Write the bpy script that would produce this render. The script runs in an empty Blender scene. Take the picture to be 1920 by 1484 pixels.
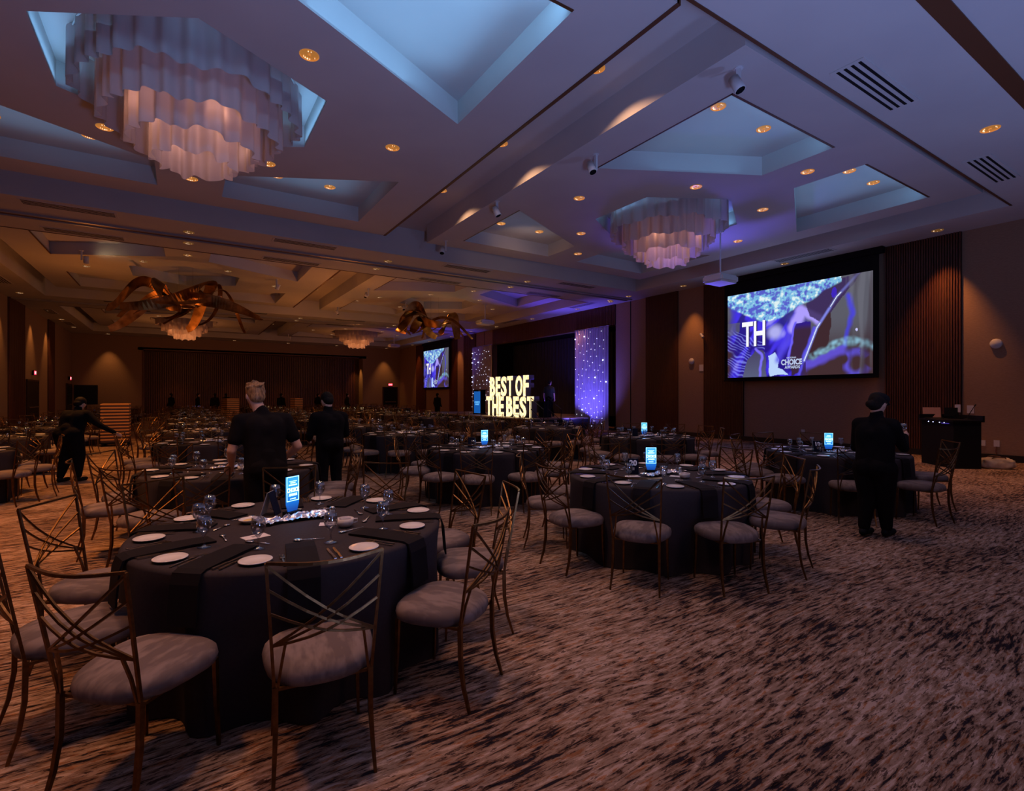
import bpy, bmesh, math, random
from mathutils import Vector, Matrix
R = math.radians
S = bpy.context.scene
COL = S.collection
random.seed(7)

# ------------------------------------------------------------ camera, exposure
CA = R(32.8); CC, CS = math.cos(CA), math.sin(CA); EYE = 1.6; FPX = 962.0
cam_d = bpy.data.cameras.new('camera'); cam = bpy.data.objects.new('camera', cam_d); COL.objects.link(cam)
cam.location = (0, 0, EYE); cam.rotation_euler = (R(90), 0, -CA)
cam_d.sensor_width = 36; cam_d.lens = FPX * 36 / 1920; cam_d.clip_end = 200; cam_d.clip_start = .05
S.camera = cam
S.view_settings.view_transform = 'Standard'; S.view_settings.look = 'None'
S.view_settings.gamma = 1; S.view_settings.use_curve_mapping = False
S.view_settings.exposure = 0.0
cy = S.cycles
cy.max_bounces = 5; cy.diffuse_bounces = 3; cy.glossy_bounces = 2; cy.transmission_bounces = 3
cy.transparent_max_bounces = 10; cy.caustics_reflective = False; cy.caustics_refractive = False
cy.use_denoising = True; cy.sample_clamp_indirect = 3.0; cy.use_adaptive_sampling = True
cy.use_light_tree = True

def px(X, Y, Z):
    d = X*CS + Y*CC
    if d < .05: return (-9999, 0, d)
    return (960 + FPX*(X*CC - Y*CS)/d, 742 - FPX*(Z-EYE)/d, d)
def at(u, v, z):
    d = FPX*(EYE-z)/(v-742.); r = (u-960)/FPX*d
    return (d*CS + r*CC, d*CC - r*CS)

# ------------------------------------------------------------ world and lamps
w = bpy.data.worlds.new('world'); S.world = w; w.use_nodes = True
w.node_tree.nodes['Background'].inputs[0].default_value = (.02, .016, .02, 1)
w.node_tree.nodes['Background'].inputs[1].default_value = 1.0

def lamp(kind, loc, color, power, target=None, radius=.1, cone=60, blend=.6, size=1.0, sy=None):
    d = bpy.data.lights.new('lamp_light', kind); o = bpy.data.objects.new('lamp_light', d); COL.objects.link(o)
    o.location = loc; d.color = color; d.energy = power
    if kind == 'SPOT': d.spot_size = R(cone); d.spot_blend = blend; d.shadow_soft_size = radius
    elif kind == 'POINT': d.shadow_soft_size = radius
    elif kind == 'AREA':
        d.size = size
        if sy: d.shape = 'RECTANGLE'; d.size_y = sy
    if target is not None:
        o.rotation_euler = (Vector(target)-Vector(loc)).to_track_quat('-Z', 'Y').to_euler()
    return o
CYAN = (.22, .55, 1.0); LAV = (.30, .42, 1.0); WARM = (1.0, .40, .11); PINK = (1.0, .54, .36); BLUE = (.10, .06, 1.0)
# blue wash thrown on the near ceiling from the back of the room
lamp('SPOT', (1.6, -.9, .35), LAV, 1250, (2.2, .6, 6.1), .4, 152, .8)
lamp('SPOT', (9.2, -1.6, .35), LAV, 500, (9.4, -.4, 6.1), .4, 152, .8)
# pinkish house light from behind
lamp('SPOT', (3.0, -4.0, 5.2), (1.0, .50, .34), 150, (4.5, 3.0, 0), .8, 100, 1.0)
# violet spill from the projector by the big screen
lamp('SPOT', (13.2, 10.4, 3.4), (.14, .11, 1.0), 420, (11.9, 9.2, 6.1), .3, 95, 1.0)
# blue stage wash on the soffit and header
lamp('SPOT', (15.2, 20.5, .9), BLUE, 900, (14.2, 18.6, 6.0), .2, 75, .9)
lamp('SPOT', (14.9, 28.5, .9), BLUE, 500, (14.4, 31.0, 6.0), .2, 75, .9)
lamp('SPOT', (14.5, 17.9, .3), (.15, .12, 1.0), 900, (16.5, 18.7, 2.3), .1, 95, 1.0)
# warm light of the bays: unseen mid-air points added as fill, spots for downlights
for (x, y, p) in ((5.4, 20.2, 85), (5.4, 26.0, 75), (-2.6, 22.5, 75), (11.8, 24.5, 45)):
    lamp('POINT', (x, y, 3.5), (1, .30, .06), p, None, .0)
for (x, y, p) in ((.15, 37, 150), (10.55, 37, 130)):
    lamp('POINT', (x, y, 4.2), (1, .32, .09), p*.5, None, .0)
for (x, y, p, c) in ((-2.6, 7.5, 1350, (1, .36, .075)), (-1.8, 13.5, 1250, (1, .36, .075)), (-1.7, 18.6, 900, (1, .36, .075)), (-1.2, 3.4, 380, (1, .38, .10)), (5.5, 12.5, 420, (1, .48, .22)),
                     (12.5, 5.0, 520, (1, .40, .13)), (8.0, 9.0, 260, (1, .48, .28)), (4.0, 6.0, 300, PINK), (6.2, 3.2, 90, PINK),
                     (13.5, 2.0, 260, (1, .42, .14)), (1.0, 3.4, 330, PINK), (4.0, 19.0, 420, WARM), (10, 15.5, 300, WARM), (.2, 22.6, 420, WARM), (8, 24, 420, WARM), (2, 30, 300, WARM), (9, 33, 300, WARM)):
    lamp('SPOT', (x, y, 5.75), c, p, (x, y, 0), .25, 92, 1.0)

# ------------------------------------------------------------ materials
MATS = {}
def mat(name, col, rough=.6, metal=0.0, emit=None, es=1.0, spec=None, alpha=None, sheen=0):
    if name in MATS: return MATS[name]
    m = bpy.data.materials.new(name); m.use_nodes = True
    b = m.node_tree.nodes['Principled BSDF']
    b.inputs['Base Color'].default_value = (*col, 1); b.inputs['Roughness'].default_value = rough
    b.inputs['Metallic'].default_value = metal
    if spec is not None: b.inputs['Specular IOR Level'].default_value = spec
    if emit: b.inputs['Emission Color'].default_value = (*emit, 1); b.inputs['Emission Strength'].default_value = es
    MATS[name] = m; return m
def ramp(nt, fac, stops):
    r = nt.nodes.new('ShaderNodeValToRGB'); e = r.color_ramp.elements
    while len(e) < len(stops): e.new(.5)
    for i, (p, c) in enumerate(stops): e[i].position = p; e[i].color = (*c, 1)
    nt.links.new(fac, r.inputs[0]); return r
def noise(nt, vec, scale, detail=2, rough=.5, dist=0):
    n = nt.nodes.new('ShaderNodeTexNoise'); n.inputs['Scale'].default_value = scale
    n.inputs['Detail'].default_value = detail; n.inputs['Roughness'].default_value = rough
    n.inputs['Distortion'].default_value = dist; nt.links.new(vec, n.inputs['Vector']); return n
def mapping(nt, src, sc=(1, 1, 1), rot=(0, 0, 0)):
    m = nt.nodes.new('ShaderNodeMapping'); m.inputs['Scale'].default_value = sc; m.inputs['Rotation'].default_value = rot
    nt.links.new(src, m.inputs['Vector']); return m
def coord(nt, which='Object'):
    return nt.nodes.new('ShaderNodeTexCoord').outputs[which]
def noisy(name, c1, c2, scale, rough=.7, sc=(1, 1, 1), bump=0, metal=0, lo=.35, hi=.65, spec=.5):
    m = mat(name, c1, rough, metal, spec=spec); nt = m.node_tree; b = nt.nodes['Principled BSDF']
    mp = mapping(nt, coord(nt), sc); n = noise(nt, mp.outputs[0], scale, 3)
    r = ramp(nt, n.outputs[0], [(lo, c1), (hi, c2)]); nt.links.new(r.outputs[0], b.inputs['Base Color'])
    if bump:
        bp = nt.nodes.new('ShaderNodeBump'); bp.inputs['Strength'].default_value = bump
        nt.links.new(n.outputs[0], bp.inputs['Height']); nt.links.new(bp.outputs[0], b.inputs['Normal'])
    return m

M_CEIL = noisy('ceiling_paint', (.50, .48, .47), (.54, .52, .50), .8, .85)
M_WALLP = noisy('wall_covering', (.27, .165, .105), (.31, .195, .125), 14, .8, (1, 1, 5))
M_WOOD = noisy('dark_wood', (.070, .018, .010), (.12, .036, .016), 6, .45, (8, 8, .6))
M_WOODB = noisy('dark_wood_backing', (.03, .008, .005), (.05, .015, .008), 6, .7, (8, 8, .6))
M_TRIM = mat('brown_trim_and_lip_shade', (.10, .035, .015), .5)  # also colours in the shaded lip lines of the ceiling openings
M_BASE = mat('black_baseboard', (.006, .005, .006), .5)
M_BLACK = mat('black_matte', (.006, .006, .008), .7, spec=.15)
M_BLACKG = mat('black_gloss', (.006, .006, .008), .35, spec=.25)
M_WHITE = mat('white_plastic', (.62, .62, .62), .4)
M_GREY = mat('grey_plastic', (.30, .29, .30), .4)
M_CHINA = mat('white_china', (.75, .72, .70), .2)
M_STEEL = mat('polished_steel', (.65, .62, .58), .18, 1.0)
M_GOLD = noisy('brushed_gold', (.13, .066, .026), (.21, .11, .042), 30, .42, metal=1.0)
M_RIBBON = noisy('gold_ribbon_metal', (.16, .075, .025), (.42, .22, .08), 3, .34, (1, 1, 1), metal=1.0)
M_SEAT = noisy('taupe_velvet', (.14, .105, .10), (.23, .175, .16), 9, .85, (1.6, .5, 1), lo=.44, hi=.56, spec=.2)
M_CLOTH = noisy('charcoal_cloth', (.034, .026, .029), (.040, .031, .034), 60, .8, spec=.15)
M_NAP = mat('black_napkin', (.010, .007, .008), .8, spec=.15)
M_SKIN = noisy('skin', (.55, .31, .22), (.60, .36, .26), 20, .5)
M_SHIRT = noisy('black_cotton', (.006, .005, .006), (.009, .007, .008), 8, .9, spec=.08)
M_GREEN = mat('dark_green_cotton', (.035, .045, .025), .85)
M_HAIRB = noisy('blond_hair', (.12, .055, .02), (.38, .20, .08), 60, .5, (1, 1, .3), bump=.8)
M_HAIRD = noisy('dark_hair', (.008, .006, .005), (.016, .010, .008), 60, .7, (1, 1, .3), bump=.4, spec=.12)
M_PAPER = mat('white_paper', (.72, .66, .64), .6)
M_BUTTER = mat('butter', (.75, .55, .22), .4)
M_TAN = noisy('tan_canvas', (.45, .36, .26), (.60, .50, .38), 9, .8, bump=.4)
M_RACK = mat('tan_plastic', (.62, .30, .10), .6, spec=.2)
M_RACKD = mat('brown_plastic', (.10, .05, .03), .5)
M_STAGE = mat('stage_deck', (.20, .15, .11), .5)
M_SKIRT = mat('stage_skirt', (.010, .009, .012), .8)
M_DRAPEB = noisy('black_drape', (.008, .008, .014), (.02, .02, .035), 5, .8, (6, 6, .3))
M_DRAPEG = noisy('silver_drape', (.28, .24, .30), (.36, .31, .38), 4, .55, (6, 6, .3))
M_LED = mat('star_light', (1, 1, 1), emit=(.80, .82, 1.0), es=2.2)
M_LEDB = mat('bright_star_light', (1, 1, 1), emit=(.50, .55, 1.0), es=7)
M_EXIT = mat('exit_face', (.05, 0, 0), emit=(1.0, .02, .06), es=2.2)
M_EXITT = mat('exit_letters', (.2, 0, 0), emit=(1.0, .35, .35), es=2.5)
M_LGOLD = mat('downlight_reflector', (.55, .30, .10), .3, 1.0, emit=(1.0, .40, .09), es=.34)
M_LHOT = mat('downlight_glint', (.9, .7, .5), .3, 0, emit=(1.0, .75, .5), es=1.3)
M_MARQ = None
def marquee():
    m = mat('marquee_face', (.9, .85, .7), .5, emit=(1, .82, .42), es=1.35); nt = m.node_tree; b = nt.nodes['Principled BSDF']
    n = noise(nt, coord(nt), 9, 2); r = ramp(nt, n.outputs[0], [(.35, (1, .62, .22)), (.6, (1, .90, .58))])
    nt.links.new(r.outputs[0], b.inputs['Emission Color']); return m
M_MARQ = marquee()
M_SILV = mat('marquee_shell', (.26, .24, .32), .4)

def glass_mat(name, tint, g=.10, rough=.02):
    m = bpy.data.materials.new(name); m.use_nodes = True; nt = m.node_tree; nt.nodes.clear()
    o = nt.nodes.new('ShaderNodeOutputMaterial'); t = nt.nodes.new('ShaderNodeBsdfTransparent'); t.inputs[0].default_value = (*tint, 1)
    gl = nt.nodes.new('ShaderNodeBsdfGlossy'); gl.inputs['Roughness'].default_value = rough
    mx = nt.nodes.new('ShaderNodeMixShader'); lw = nt.nodes.new('ShaderNodeLayerWeight'); lw.inputs[0].default_value = .35
    mr = nt.nodes.new('ShaderNodeMapRange'); mr.inputs[3].default_value = g; mr.inputs[4].default_value = .75
    nt.links.new(lw.outputs['Facing'], mr.inputs[0]); nt.links.new(mr.outputs[0], mx.inputs[0])
    nt.links.new(t.outputs[0], mx.inputs[1]); nt.links.new(gl.outputs[0], mx.inputs[2]); nt.links.new(mx.outputs[0], o.inputs[0])
    return m
M_GLASS = glass_mat('clear_glass', (.94, .93, .93), .15)
def tulle():
    m = bpy.data.materials.new('sequinned_tulle'); m.use_nodes = True; nt = m.node_tree; b = nt.nodes['Principled BSDF']
    b.inputs['Base Color'].default_value = (.62, .62, .70, 1); b.inputs['Metallic'].default_value = .7; b.inputs['Roughness'].default_value = .25
    n = noise(nt, coord(nt), 160, 1); bp = nt.nodes.new('ShaderNodeBump'); bp.inputs['Strength'].default_value = 1.0
    nt.links.new(n.outputs[0], bp.inputs['Height']); nt.links.new(bp.outputs[0], b.inputs['Normal']); return m
M_TULLE = tulle()
def acrylic():
    m = mat('glowing_acrylic', (.02, .10, .25), .2, emit=(.02, .28, .85), es=1.0); nt = m.node_tree; b = nt.nodes['Principled BSDF']
    sp = nt.nodes.new('ShaderNodeSeparateXYZ'); nt.links.new(coord(nt), sp.inputs[0])
    r = ramp(nt, sp.outputs[2], [(.05, (.005, .06, .35)), (.10, (.01, .16, .62)), (.24, (.05, .42, .95))])
    nt.links.new(r.outputs[0], b.inputs['Emission Color']); return m
M_ACR = acrylic()
M_ACRT = mat('etched_lettering', (.5, .8, 1), emit=(.38, .85, 1.0), es=2.4)
M_NAVY = mat('navy_card', (.006, .007, .020), .7, spec=.08)
M_BLUEP = mat('blue_lit_panel', (.0, .05, .2), emit=(.004, .10, .42), es=.9)
M_BLUET = mat('panel_lettering', (.2, .5, .8), emit=(.10, .45, .85), es=1.1)
def shade():
    m = bpy.data.materials.new('translucent_fabric'); m.use_nodes = True; nt = m.node_tree; nt.nodes.clear()
    o = nt.nodes.new('ShaderNodeOutputMaterial'); d = nt.nodes.new('ShaderNodeBsdfDiffuse'); t = nt.nodes.new('ShaderNodeBsdfTranslucent')
    d.inputs[0].default_value = (.46, .42, .45, 1); t.inputs[0].default_value = (.80, .66, .60, 1)
    mx = nt.nodes.new('ShaderNodeMixShader'); mx.inputs[0].default_value = .42
    nt.links.new(d.outputs[0], mx.inputs[1]); nt.links.new(t.outputs[0], mx.inputs[2]); nt.links.new(mx.outputs[0], o.inputs[0]); return m
M_SHADE = shade()
def carpet():
    m = mat('patterned_carpet', (.2, .15, .12), .95, spec=.1); nt = m.node_tree; b = nt.nodes['Principled BSDF']; L = nt.links
    co = coord(nt)
    warp = noise(nt, co, .35, 2); 
    sub = nt.nodes.new('ShaderNodeVectorMath'); sub.operation = 'MULTIPLY_ADD'
    sub.inputs[1].default_value = (.9, .45, 0); L.new(warp.outputs['Color'], sub.inputs[0]); L.new(co, sub.inputs[2])
    mp = mapping(nt, sub.outputs[0], (3.2, 22, 1)); n1 = noise(nt, mp.outputs[0], 1.6, 6, .7, .25)
    mp2 = mapping(nt, sub.outputs[0], (5.5, 30, 1)); n2 = noise(nt, mp2.outputs[0], 1.3, 4, .7, .4)
    big = noise(nt, mapping(nt, co, (.7, 1.5, 1)).outputs[0], .9, 3, .6)
    add = nt.nodes.new('ShaderNodeMath'); add.operation = 'MULTIPLY_ADD'; add.inputs[1].default_value = .38
    L.new(big.outputs[0], add.inputs[0]); L.new(n1.outputs[0], add.inputs[2])
    r = ramp(nt, add.outputs[0], [(.0, (.010, .008, .012)), (.605, (.018, .013, .018)), (.615, (.12, .065, .04)), (.665, (.19, .12, .085)), (.675, (.24, .165, .12)), (.76, (.29, .20, .15)), (.77, (.42, .315, .26))])
    r.color_ramp.interpolation = 'LINEAR'
    r2 = ramp(nt, n2.outputs[0], [(.40, (.16, .11, .11)), (.425, (1, .95, .92)), (.58, (1, .95, .92)), (.60, (.85, .50, .28))])
    mx = nt.nodes.new('ShaderNodeMix'); mx.data_type = 'RGBA'; mx.blend_type = 'MULTIPLY'; mx.inputs['Factor'].default_value = .9
    L.new(r.outputs[0], mx.inputs['A']); L.new(r2.outputs[0], mx.inputs['B']); L.new(mx.outputs['Result'], b.inputs['Base Color'])
    return m
M_CARPET = carpet()

# ------------------------------------------------------------ mesh helpers
class MB:
    def __init__(s): s.v = []; s.f = []; s.mi = []; s.m = 0; s.mats = []
    def use(s, m):
        if m not in s.mats: s.mats.append(m)
        s.m = s.mats.index(m); return s
    def add(s, vs, fs):
        o = len(s.v); s.v += [tuple(p) for p in vs]
        for f in fs: s.f.append(tuple(i+o for i in f)); s.mi.append(s.m)
        return s
    def box(s, x0, x1, y0, y1, z0, z1, M=None):
        vs = [(x, y, z) for z in (z0, z1) for y in (y0, y1) for x in (x0, x1)]
        if M is not None: vs = [M @ Vector(p) for p in vs]
        return s.add(vs, [(0, 2, 3, 1), (4, 5, 7, 6), (0, 1, 5, 4), (2, 6, 7, 3), (0, 4, 6, 2), (1, 3, 7, 5)])
    def tube(s, pts, rad, n=6, caps=True, flat=None):
        pts = [Vector(p) for p in pts]; rad = rad if isinstance(rad, (list, tuple)) else [rad]*len(pts)
        rings = []; ref = None
        for i, p in enumerate(pts):
            t = (pts[min(i+1, len(pts)-1)]-pts[max(i-1, 0)]).normalized()
            if ref is None: ref = Vector((0, 0, 1)) if abs(t.z) < .9 else Vector((0, 1, 0))
            a = (ref - t*ref.dot(t)).normalized(); b = t.cross(a); ref = a
            rings.append([p + (a*math.cos(2*math.pi*(k+.5)/n) + b*math.sin(2*math.pi*(k+.5)/n)*(flat or 1))*rad[i] for k in range(n)])
        vs = [q for r in rings for q in r]; fs = []
        for i in range(len(pts)-1):
            for k in range(n):
                fs.append((i*n+k, i*n+(k+1) % n, (i+1)*n+(k+1) % n, (i+1)*n+k))
        if caps: fs += [tuple(range(n-1, -1, -1)), tuple(range((len(pts)-1)*n, len(pts)*n))]
        return s.add(vs, fs)
    def lathe(s, prof, n=20, c=(0, 0, 0), M=None):
        vs = []; fs = []; m = len(prof)
        for (r, z) in prof:
            for k in range(n):
                a = 2*math.pi*k/n; vs.append(Vector((c[0]+r*math.cos(a), c[1]+r*math.sin(a), c[2]+z)))
        if M is not None: vs = [M @ p for p in vs]
        for i in range(m-1):
            for k in range(n): fs.append((i*n+k, i*n+(k+1) % n, (i+1)*n+(k+1) % n, (i+1)*n+k))
        return s.add(vs, fs)
    def prism(s, poly, z0, z1):
        n = len(poly); vs = [(x, y, z0) for x, y in poly]+[(x, y, z1) for x, y in poly]
        return s.add(vs, [tuple(range(n-1, -1, -1)), tuple(range(n, 2*n))]+[(k, (k+1) % n, n+(k+1) % n, n+k) for k in range(n)])
    def mesh(s, name, smooth=False):
        me = bpy.data.meshes.new(name); me.from_pydata(s.v, [], s.f)
        for m in s.mats: me.materials.append(m)
        if len(s.mats) > 1: me.polygons.foreach_set('material_index', s.mi)
        if smooth: me.polygons.foreach_set('use_smooth', [True]*len(me.polygons))
        me.update(); return me
def link(name, me, parent=None, loc=(0, 0, 0), rz=0):
    o = bpy.data.objects.new(name, me); COL.objects.link(o); o.location = loc; o.rotation_euler = (0, 0, rz)
    if parent: o.parent = parent
    return o
def obj(name, mb, material=None, parent=None, smooth=False, loc=(0, 0, 0), rz=0):
    if material is not None and not mb.mats: mb.mats.append(material)
    return link(name, mb.mesh(name, smooth), parent, loc, rz)
def tag(o, label, cat, group=None, kind=None):
    o['label'] = label
    if cat: o['category'] = cat
    if group: o['group'] = group
    if kind: o['kind'] = kind
    return o
def thing(name, label, cat, loc=(0, 0, 0), rz=0, group=None):
    return tag(link(name, None, None, loc, rz), label, cat, group)
def struct(name, mb, m=None, smooth=False):
    o = obj(name, mb, m, None, smooth); o['kind'] = 'structure'; return o
def copy_tree(o, parent=None):
    c = o.copy(); COL.objects.link(c)
    if parent is not None: c.parent = parent
    for ch in list(KIDS.get(o.name, [])):
        copy_tree(ch, c)
    return c
KIDS = {}
def reg(o, kids): KIDS[o.name] = kids
DG = None
def textmesh(txt, size, ext, offset=0.0, align='CENTER', sx=1.0):
    cu = bpy.data.curves.new('t', 'FONT'); cu.body = txt; cu.size = size; cu.extrude = ext; cu.offset = offset
    cu.align_x = align; cu.align_y = 'CENTER'; cu.resolution_u = 3
    o = bpy.data.objects.new('t', cu); COL.objects.link(o)
    dg = bpy.context.evaluated_depsgraph_get(); me = bpy.data.meshes.new_from_object(o.evaluated_get(dg))
    bpy.data.objects.remove(o); bpy.data.curves.remove(cu)
    if sx != 1: me.transform(Matrix.Diagonal((sx, 1, 1, 1)))
    return me
def baked(mb, voxel, smooth_n=3):
    me = mb.mesh('b'); o = bpy.data.objects.new('b', me); COL.objects.link(o)
    r = o.modifiers.new('r', 'REMESH'); r.mode = 'VOXEL'; r.voxel_size = voxel; r.use_smooth_shade = True
    if smooth_n:
        sm = o.modifiers.new('s', 'SMOOTH'); sm.iterations = smooth_n; sm.factor = .5
    dg = bpy.context.evaluated_depsgraph_get(); out = bpy.data.meshes.new_from_object(o.evaluated_get(dg))
    bpy.data.objects.remove(o); bpy.data.meshes.remove(me); out.polygons.foreach_set('use_smooth', [True]*len(out.polygons))
    return out
WORDN = ['', 'one', 'two', 'three', 'four', 'five', 'six', 'seven', 'eight', 'nine', 'ten', 'eleven', 'twelve']
WORD = ['zeroth', 'first', 'second', 'third', 'fourth', 'fifth', 'sixth', 'seventh', 'eighth', 'ninth', 'tenth', 'eleventh', 'twelfth', 'thirteenth', 'fourteenth']

# ------------------------------------------------------------ room shell
X0, X1, YB, YF = -6.2, 16.8, -7.0, 45.0
BAYS = [(3.53, 14.7), (17.53, 28.7), (31.53, 42.7)]
RX0, RX1 = -4.8, 15.4
fl = MB(); fl.box(X0-.3, X1+2.5, YB-.3, YF+2.2, -.2, 0); struct('floor', fl, M_CARPET)

ce = MB()
ce.box(X0, RX0, YB, YF, 5.8, 6.9); ce.box(RX1, X1, YB, YF, 5.8, 6.9)
ed = [YB] + [e for b in BAYS for e in b] + [YF]
for i in range(0, len(ed), 2): ce.box(RX0, RX1, ed[i], ed[i+1], 5.8, 6.9)
for (a, b) in BAYS: ce.box(RX0, RX1, a, b, 6.64, 6.9)
struct('ceiling', ce, M_CEIL)

def holed(outer, holes, z):
    bm = bmesh.new(); edges = []
    for loop in [outer]+holes:
        vs = [bm.verts.new((x, y, z)) for x, y in loop]
        for i in range(len(vs)): edges.append(bm.edges.new((vs[i], vs[(i+1) % len(vs)])))
    bmesh.ops.triangle_fill(bm, use_beauty=True, use_dissolve=False, edges=edges)
    bm.verts.index_update()
    vs = [tuple(v.co) for v in bm.verts]; fs = [tuple(v.index for v in f.verts) for f in bm.faces]; bm.free(); return vs, fs
TRAYS = [[(-3.68, -1.36), (-3.68, -4.35), (-.62, -4.36), (-.60, -2.95)],
         [(.60, -2.95), (.62, -4.36), (3.68, -4.35), (3.68, -1.36)],
         [(-3.68, 4.32), (-3.68, 1.38), (-.60, 2.98), (-.60, 4.32)],
         [(.60, 4.32), (.60, 2.98), (3.68, 1.38), (3.68, 4.32)],
         [(-1.7, .85), (-1.7, -.87), (0, -1.83), (1.7, -.87), (1.7, .85), (0, 1.85)]]
PC = []
for bi, (a, b) in enumerate(BAYS):
    yc = (a+b)/2 - .12
    for side, (xc, xa, xb) in enumerate([(.17, -4.35, 4.8), (10.57, 6.08, 14.96)]):
        PC.append((bi, side, xc, yc))
        ya, yb = a+.38, b-.63
        p = MB(); holes = [[(x+xc, y+yc) for x, y in t] for t in TRAYS]
        outer = [(xa, ya), (xb, ya), (xb, yb), (xa, yb)]
        p.add(*holed(outer, holes, 6.1))
        for k in range(4):
            (x, y), (x2, y2) = outer[k], outer[(k+1) % 4]
            p.add([(x, y, 6.1), (x2, y2, 6.1), (x2, y2, 6.66), (x, y, 6.66)], [(0, 1, 2, 3)])
        for h in holes:
            n = len(h)
            for k in range(n):
                (x, y), (x2, y2) = h[k], h[(k+1) % n]
                p.add([(x, y, 6.1), (x2, y2, 6.1), (x2, y2, 6.48), (x, y, 6.48)], [(0, 1, 2, 3)])
            p.add([(x, y, 6.48) for x, y in h], [tuple(range(n))])
        struct('ceiling', p, M_CEIL)
        # cove light inside each tray
        for t in TRAYS:
            cx = sum(q[0] for q in t)/len(t)+xc; cyy = sum(q[1] for q in t)/len(t)+yc
            pw = {0: 12.0, 1: .7, 2: .25}[bi]
            if bi == 0 and cyy > yc+1.5: pw = 14 if side == 0 else 5
            if bi == 0 and side == 0 and cyy < yc-1.5: pw = 44
            bx0 = min(q[0] for q in t)+xc; bx1 = max(q[0] for q in t)+xc; by0 = min(q[1] for q in t)+yc; by1 = max(q[1] for q in t)+yc
            lamp('AREA', ((bx0+bx1)/2, (by0+by1)/2, 6.13), CYAN if bi == 0 else (.35, .45, .9), pw*.30, ((bx0+bx1)/2, (by0+by1)/2, 7), size=(bx1-bx0)*.7, sy=(by1-by0)*.6)
            lamp('AREA', ((bx0+bx1)/2, by0+.06, 6.28), CYAN if bi == 0 else (.35, .45, .9), pw*.55, ((bx0+bx1)/2, by0+3, 6.28), size=(bx1-bx0)*.9, sy=.12)
        if bi == 0:
            for sx in (-1, 1): lamp('AREA', (xc+sx*1.60, yc, 6.13), CYAN, 3.2, (xc+sx*1.60, yc, 7), size=.10, sy=1.5)
        # brown strips added on near edges of trays and panel, colouring in the lip's shade
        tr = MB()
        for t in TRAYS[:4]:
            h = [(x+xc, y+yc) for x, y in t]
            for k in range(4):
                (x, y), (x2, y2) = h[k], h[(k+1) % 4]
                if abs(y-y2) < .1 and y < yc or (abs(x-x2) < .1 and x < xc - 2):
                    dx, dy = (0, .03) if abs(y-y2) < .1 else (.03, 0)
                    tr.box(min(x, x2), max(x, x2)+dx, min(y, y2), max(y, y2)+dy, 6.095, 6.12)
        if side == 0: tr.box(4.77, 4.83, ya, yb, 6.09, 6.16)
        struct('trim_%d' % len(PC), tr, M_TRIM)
tr = MB()
for (a, b) in BAYS: tr.box(RX0, RX1, a, a+.04, 5.79, 5.86)  # added brown strip for the shaded line at each bay's near edge
for y in (2.15, 16.15, 30.15): tr.box(RX0-1.3, X1-.3, y-.10, y+.10, 5.785, 5.81)
struct('trim_7', tr, M_TRIM)
tr = MB()
for y in (15.98, 30.0):
    tr.box(RX0-1.3, X1-.3, y-.05, y+.02, 5.75, 5.80)
    tr.box(RX0-1.3, X1-.3, y+.28, y+.34, 5.76, 5.80)
struct('trim_8', tr, M_GREY)

# walls
wl = MB(); wl.box(X0-.3, X0, YB, YF, 0, 6.8); struct('wall_left', wl, M_WALLP)
wl = MB(); wl.box(X0-.3, X1+.3, YB-.3, YB, 0, 6.8); struct('wall_back', wl, M_WALLP)
wl = MB()
SY0, SY1, SZ = 17.25, 28.3, 4.85
wl.box(X1, X1+.3, YB, SY0, 0, 6.8); wl.box(X1, X1+.3, SY1, YF, 0, 6.8); wl.box(X1, X1+.3, SY0, SY1, SZ, 6.8)
struct('wall_right', wl, M_WALLP)
wl = MB(); wl.box(X1+2.2, X1+2.5, SY0-.5, SY1+.5, 0, 6.8); wl.box(X1+.3, X1+2.5, SY0-.3, SY0, 0, 6.8); wl.box(X1+.3, X1+2.5, SY1, SY1+.3, 0, 6.8)
wl.box(X1+.3, X1+2.5, SY0-.3, SY1+.3, SZ, 5.1); struct('wall_stage_recess', wl, M_BLACK)
AX0, AX1, AZ = -2.3, 13.0, 4.85
wl = MB(); wl.box(X0-.3, AX0, YF, YF+.3, 0, 6.8); wl.box(AX1+.4, X1+.3, YF, YF+.3, 0, 6.8); wl.box(AX0, AX1+.4, YF, YF+.3, AZ, 6.8)
wl.box(AX1+.4, AX1+.7, YF+.3, YF+2, 0, AZ); wl.box(AX0-.3, AX0, YF+.3, YF+2, 0, AZ); wl.box(AX0-.3, AX1+.7, YF, YF+2, AZ, AZ+.2)
struct('wall_far', wl, M_WALLP)

def slats(y0, y1, z0=0, z1=5.8, side=1, pitch=.075):
    s = MB(); s.use(M_WOODB); x = X1 if side > 0 else X0; d = -1 if side > 0 else 1
    xs = sorted((x, x+d*.03)); s.box(xs[0], xs[1], y0, y1, z0, z1); s.use(M_WOOD)
    n = int((y1-y0)/pitch)
    for i in range(n):
        y = y0+(i+.2)*(y1-y0)/n; xs = sorted((x+d*.03, x+d*.075)); s.box(xs[0], xs[1], y, y+pitch*.52, z0, z1)
    return s
NT = [9]
def trim(mb, m=None): struct('trim_%d' % NT[0], mb, m); NT[0] += 1
for (a, b) in ((4.8, 6.5), (10.85, 12.5), (13.72, 15.4), (30.55, 32.3), (33.35, 34.6), (39.0, 41.0)): trim(slats(a, b, pitch=.055 if b < 16 else .1))
trim(slats(SY0, SY1, SZ, 5.8, pitch=.1))
for (a, b) in ((15.5, 17.0), (22.5, 24.5), (29.9, 32.5), (37.6, 39.2)): trim(slats(a, b, side=-1, pitch=.12))
s = MB(); s.use(M_WOODB); s.box(AX0, AX1+.4, YF+1.2, YF+1.25, 0, AZ); s.use(M_WOOD)
for i in range(110): s.box(AX0+i*.14, AX0+i*.14+.09, YF+1.14, YF+1.2, 0, AZ)
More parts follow.
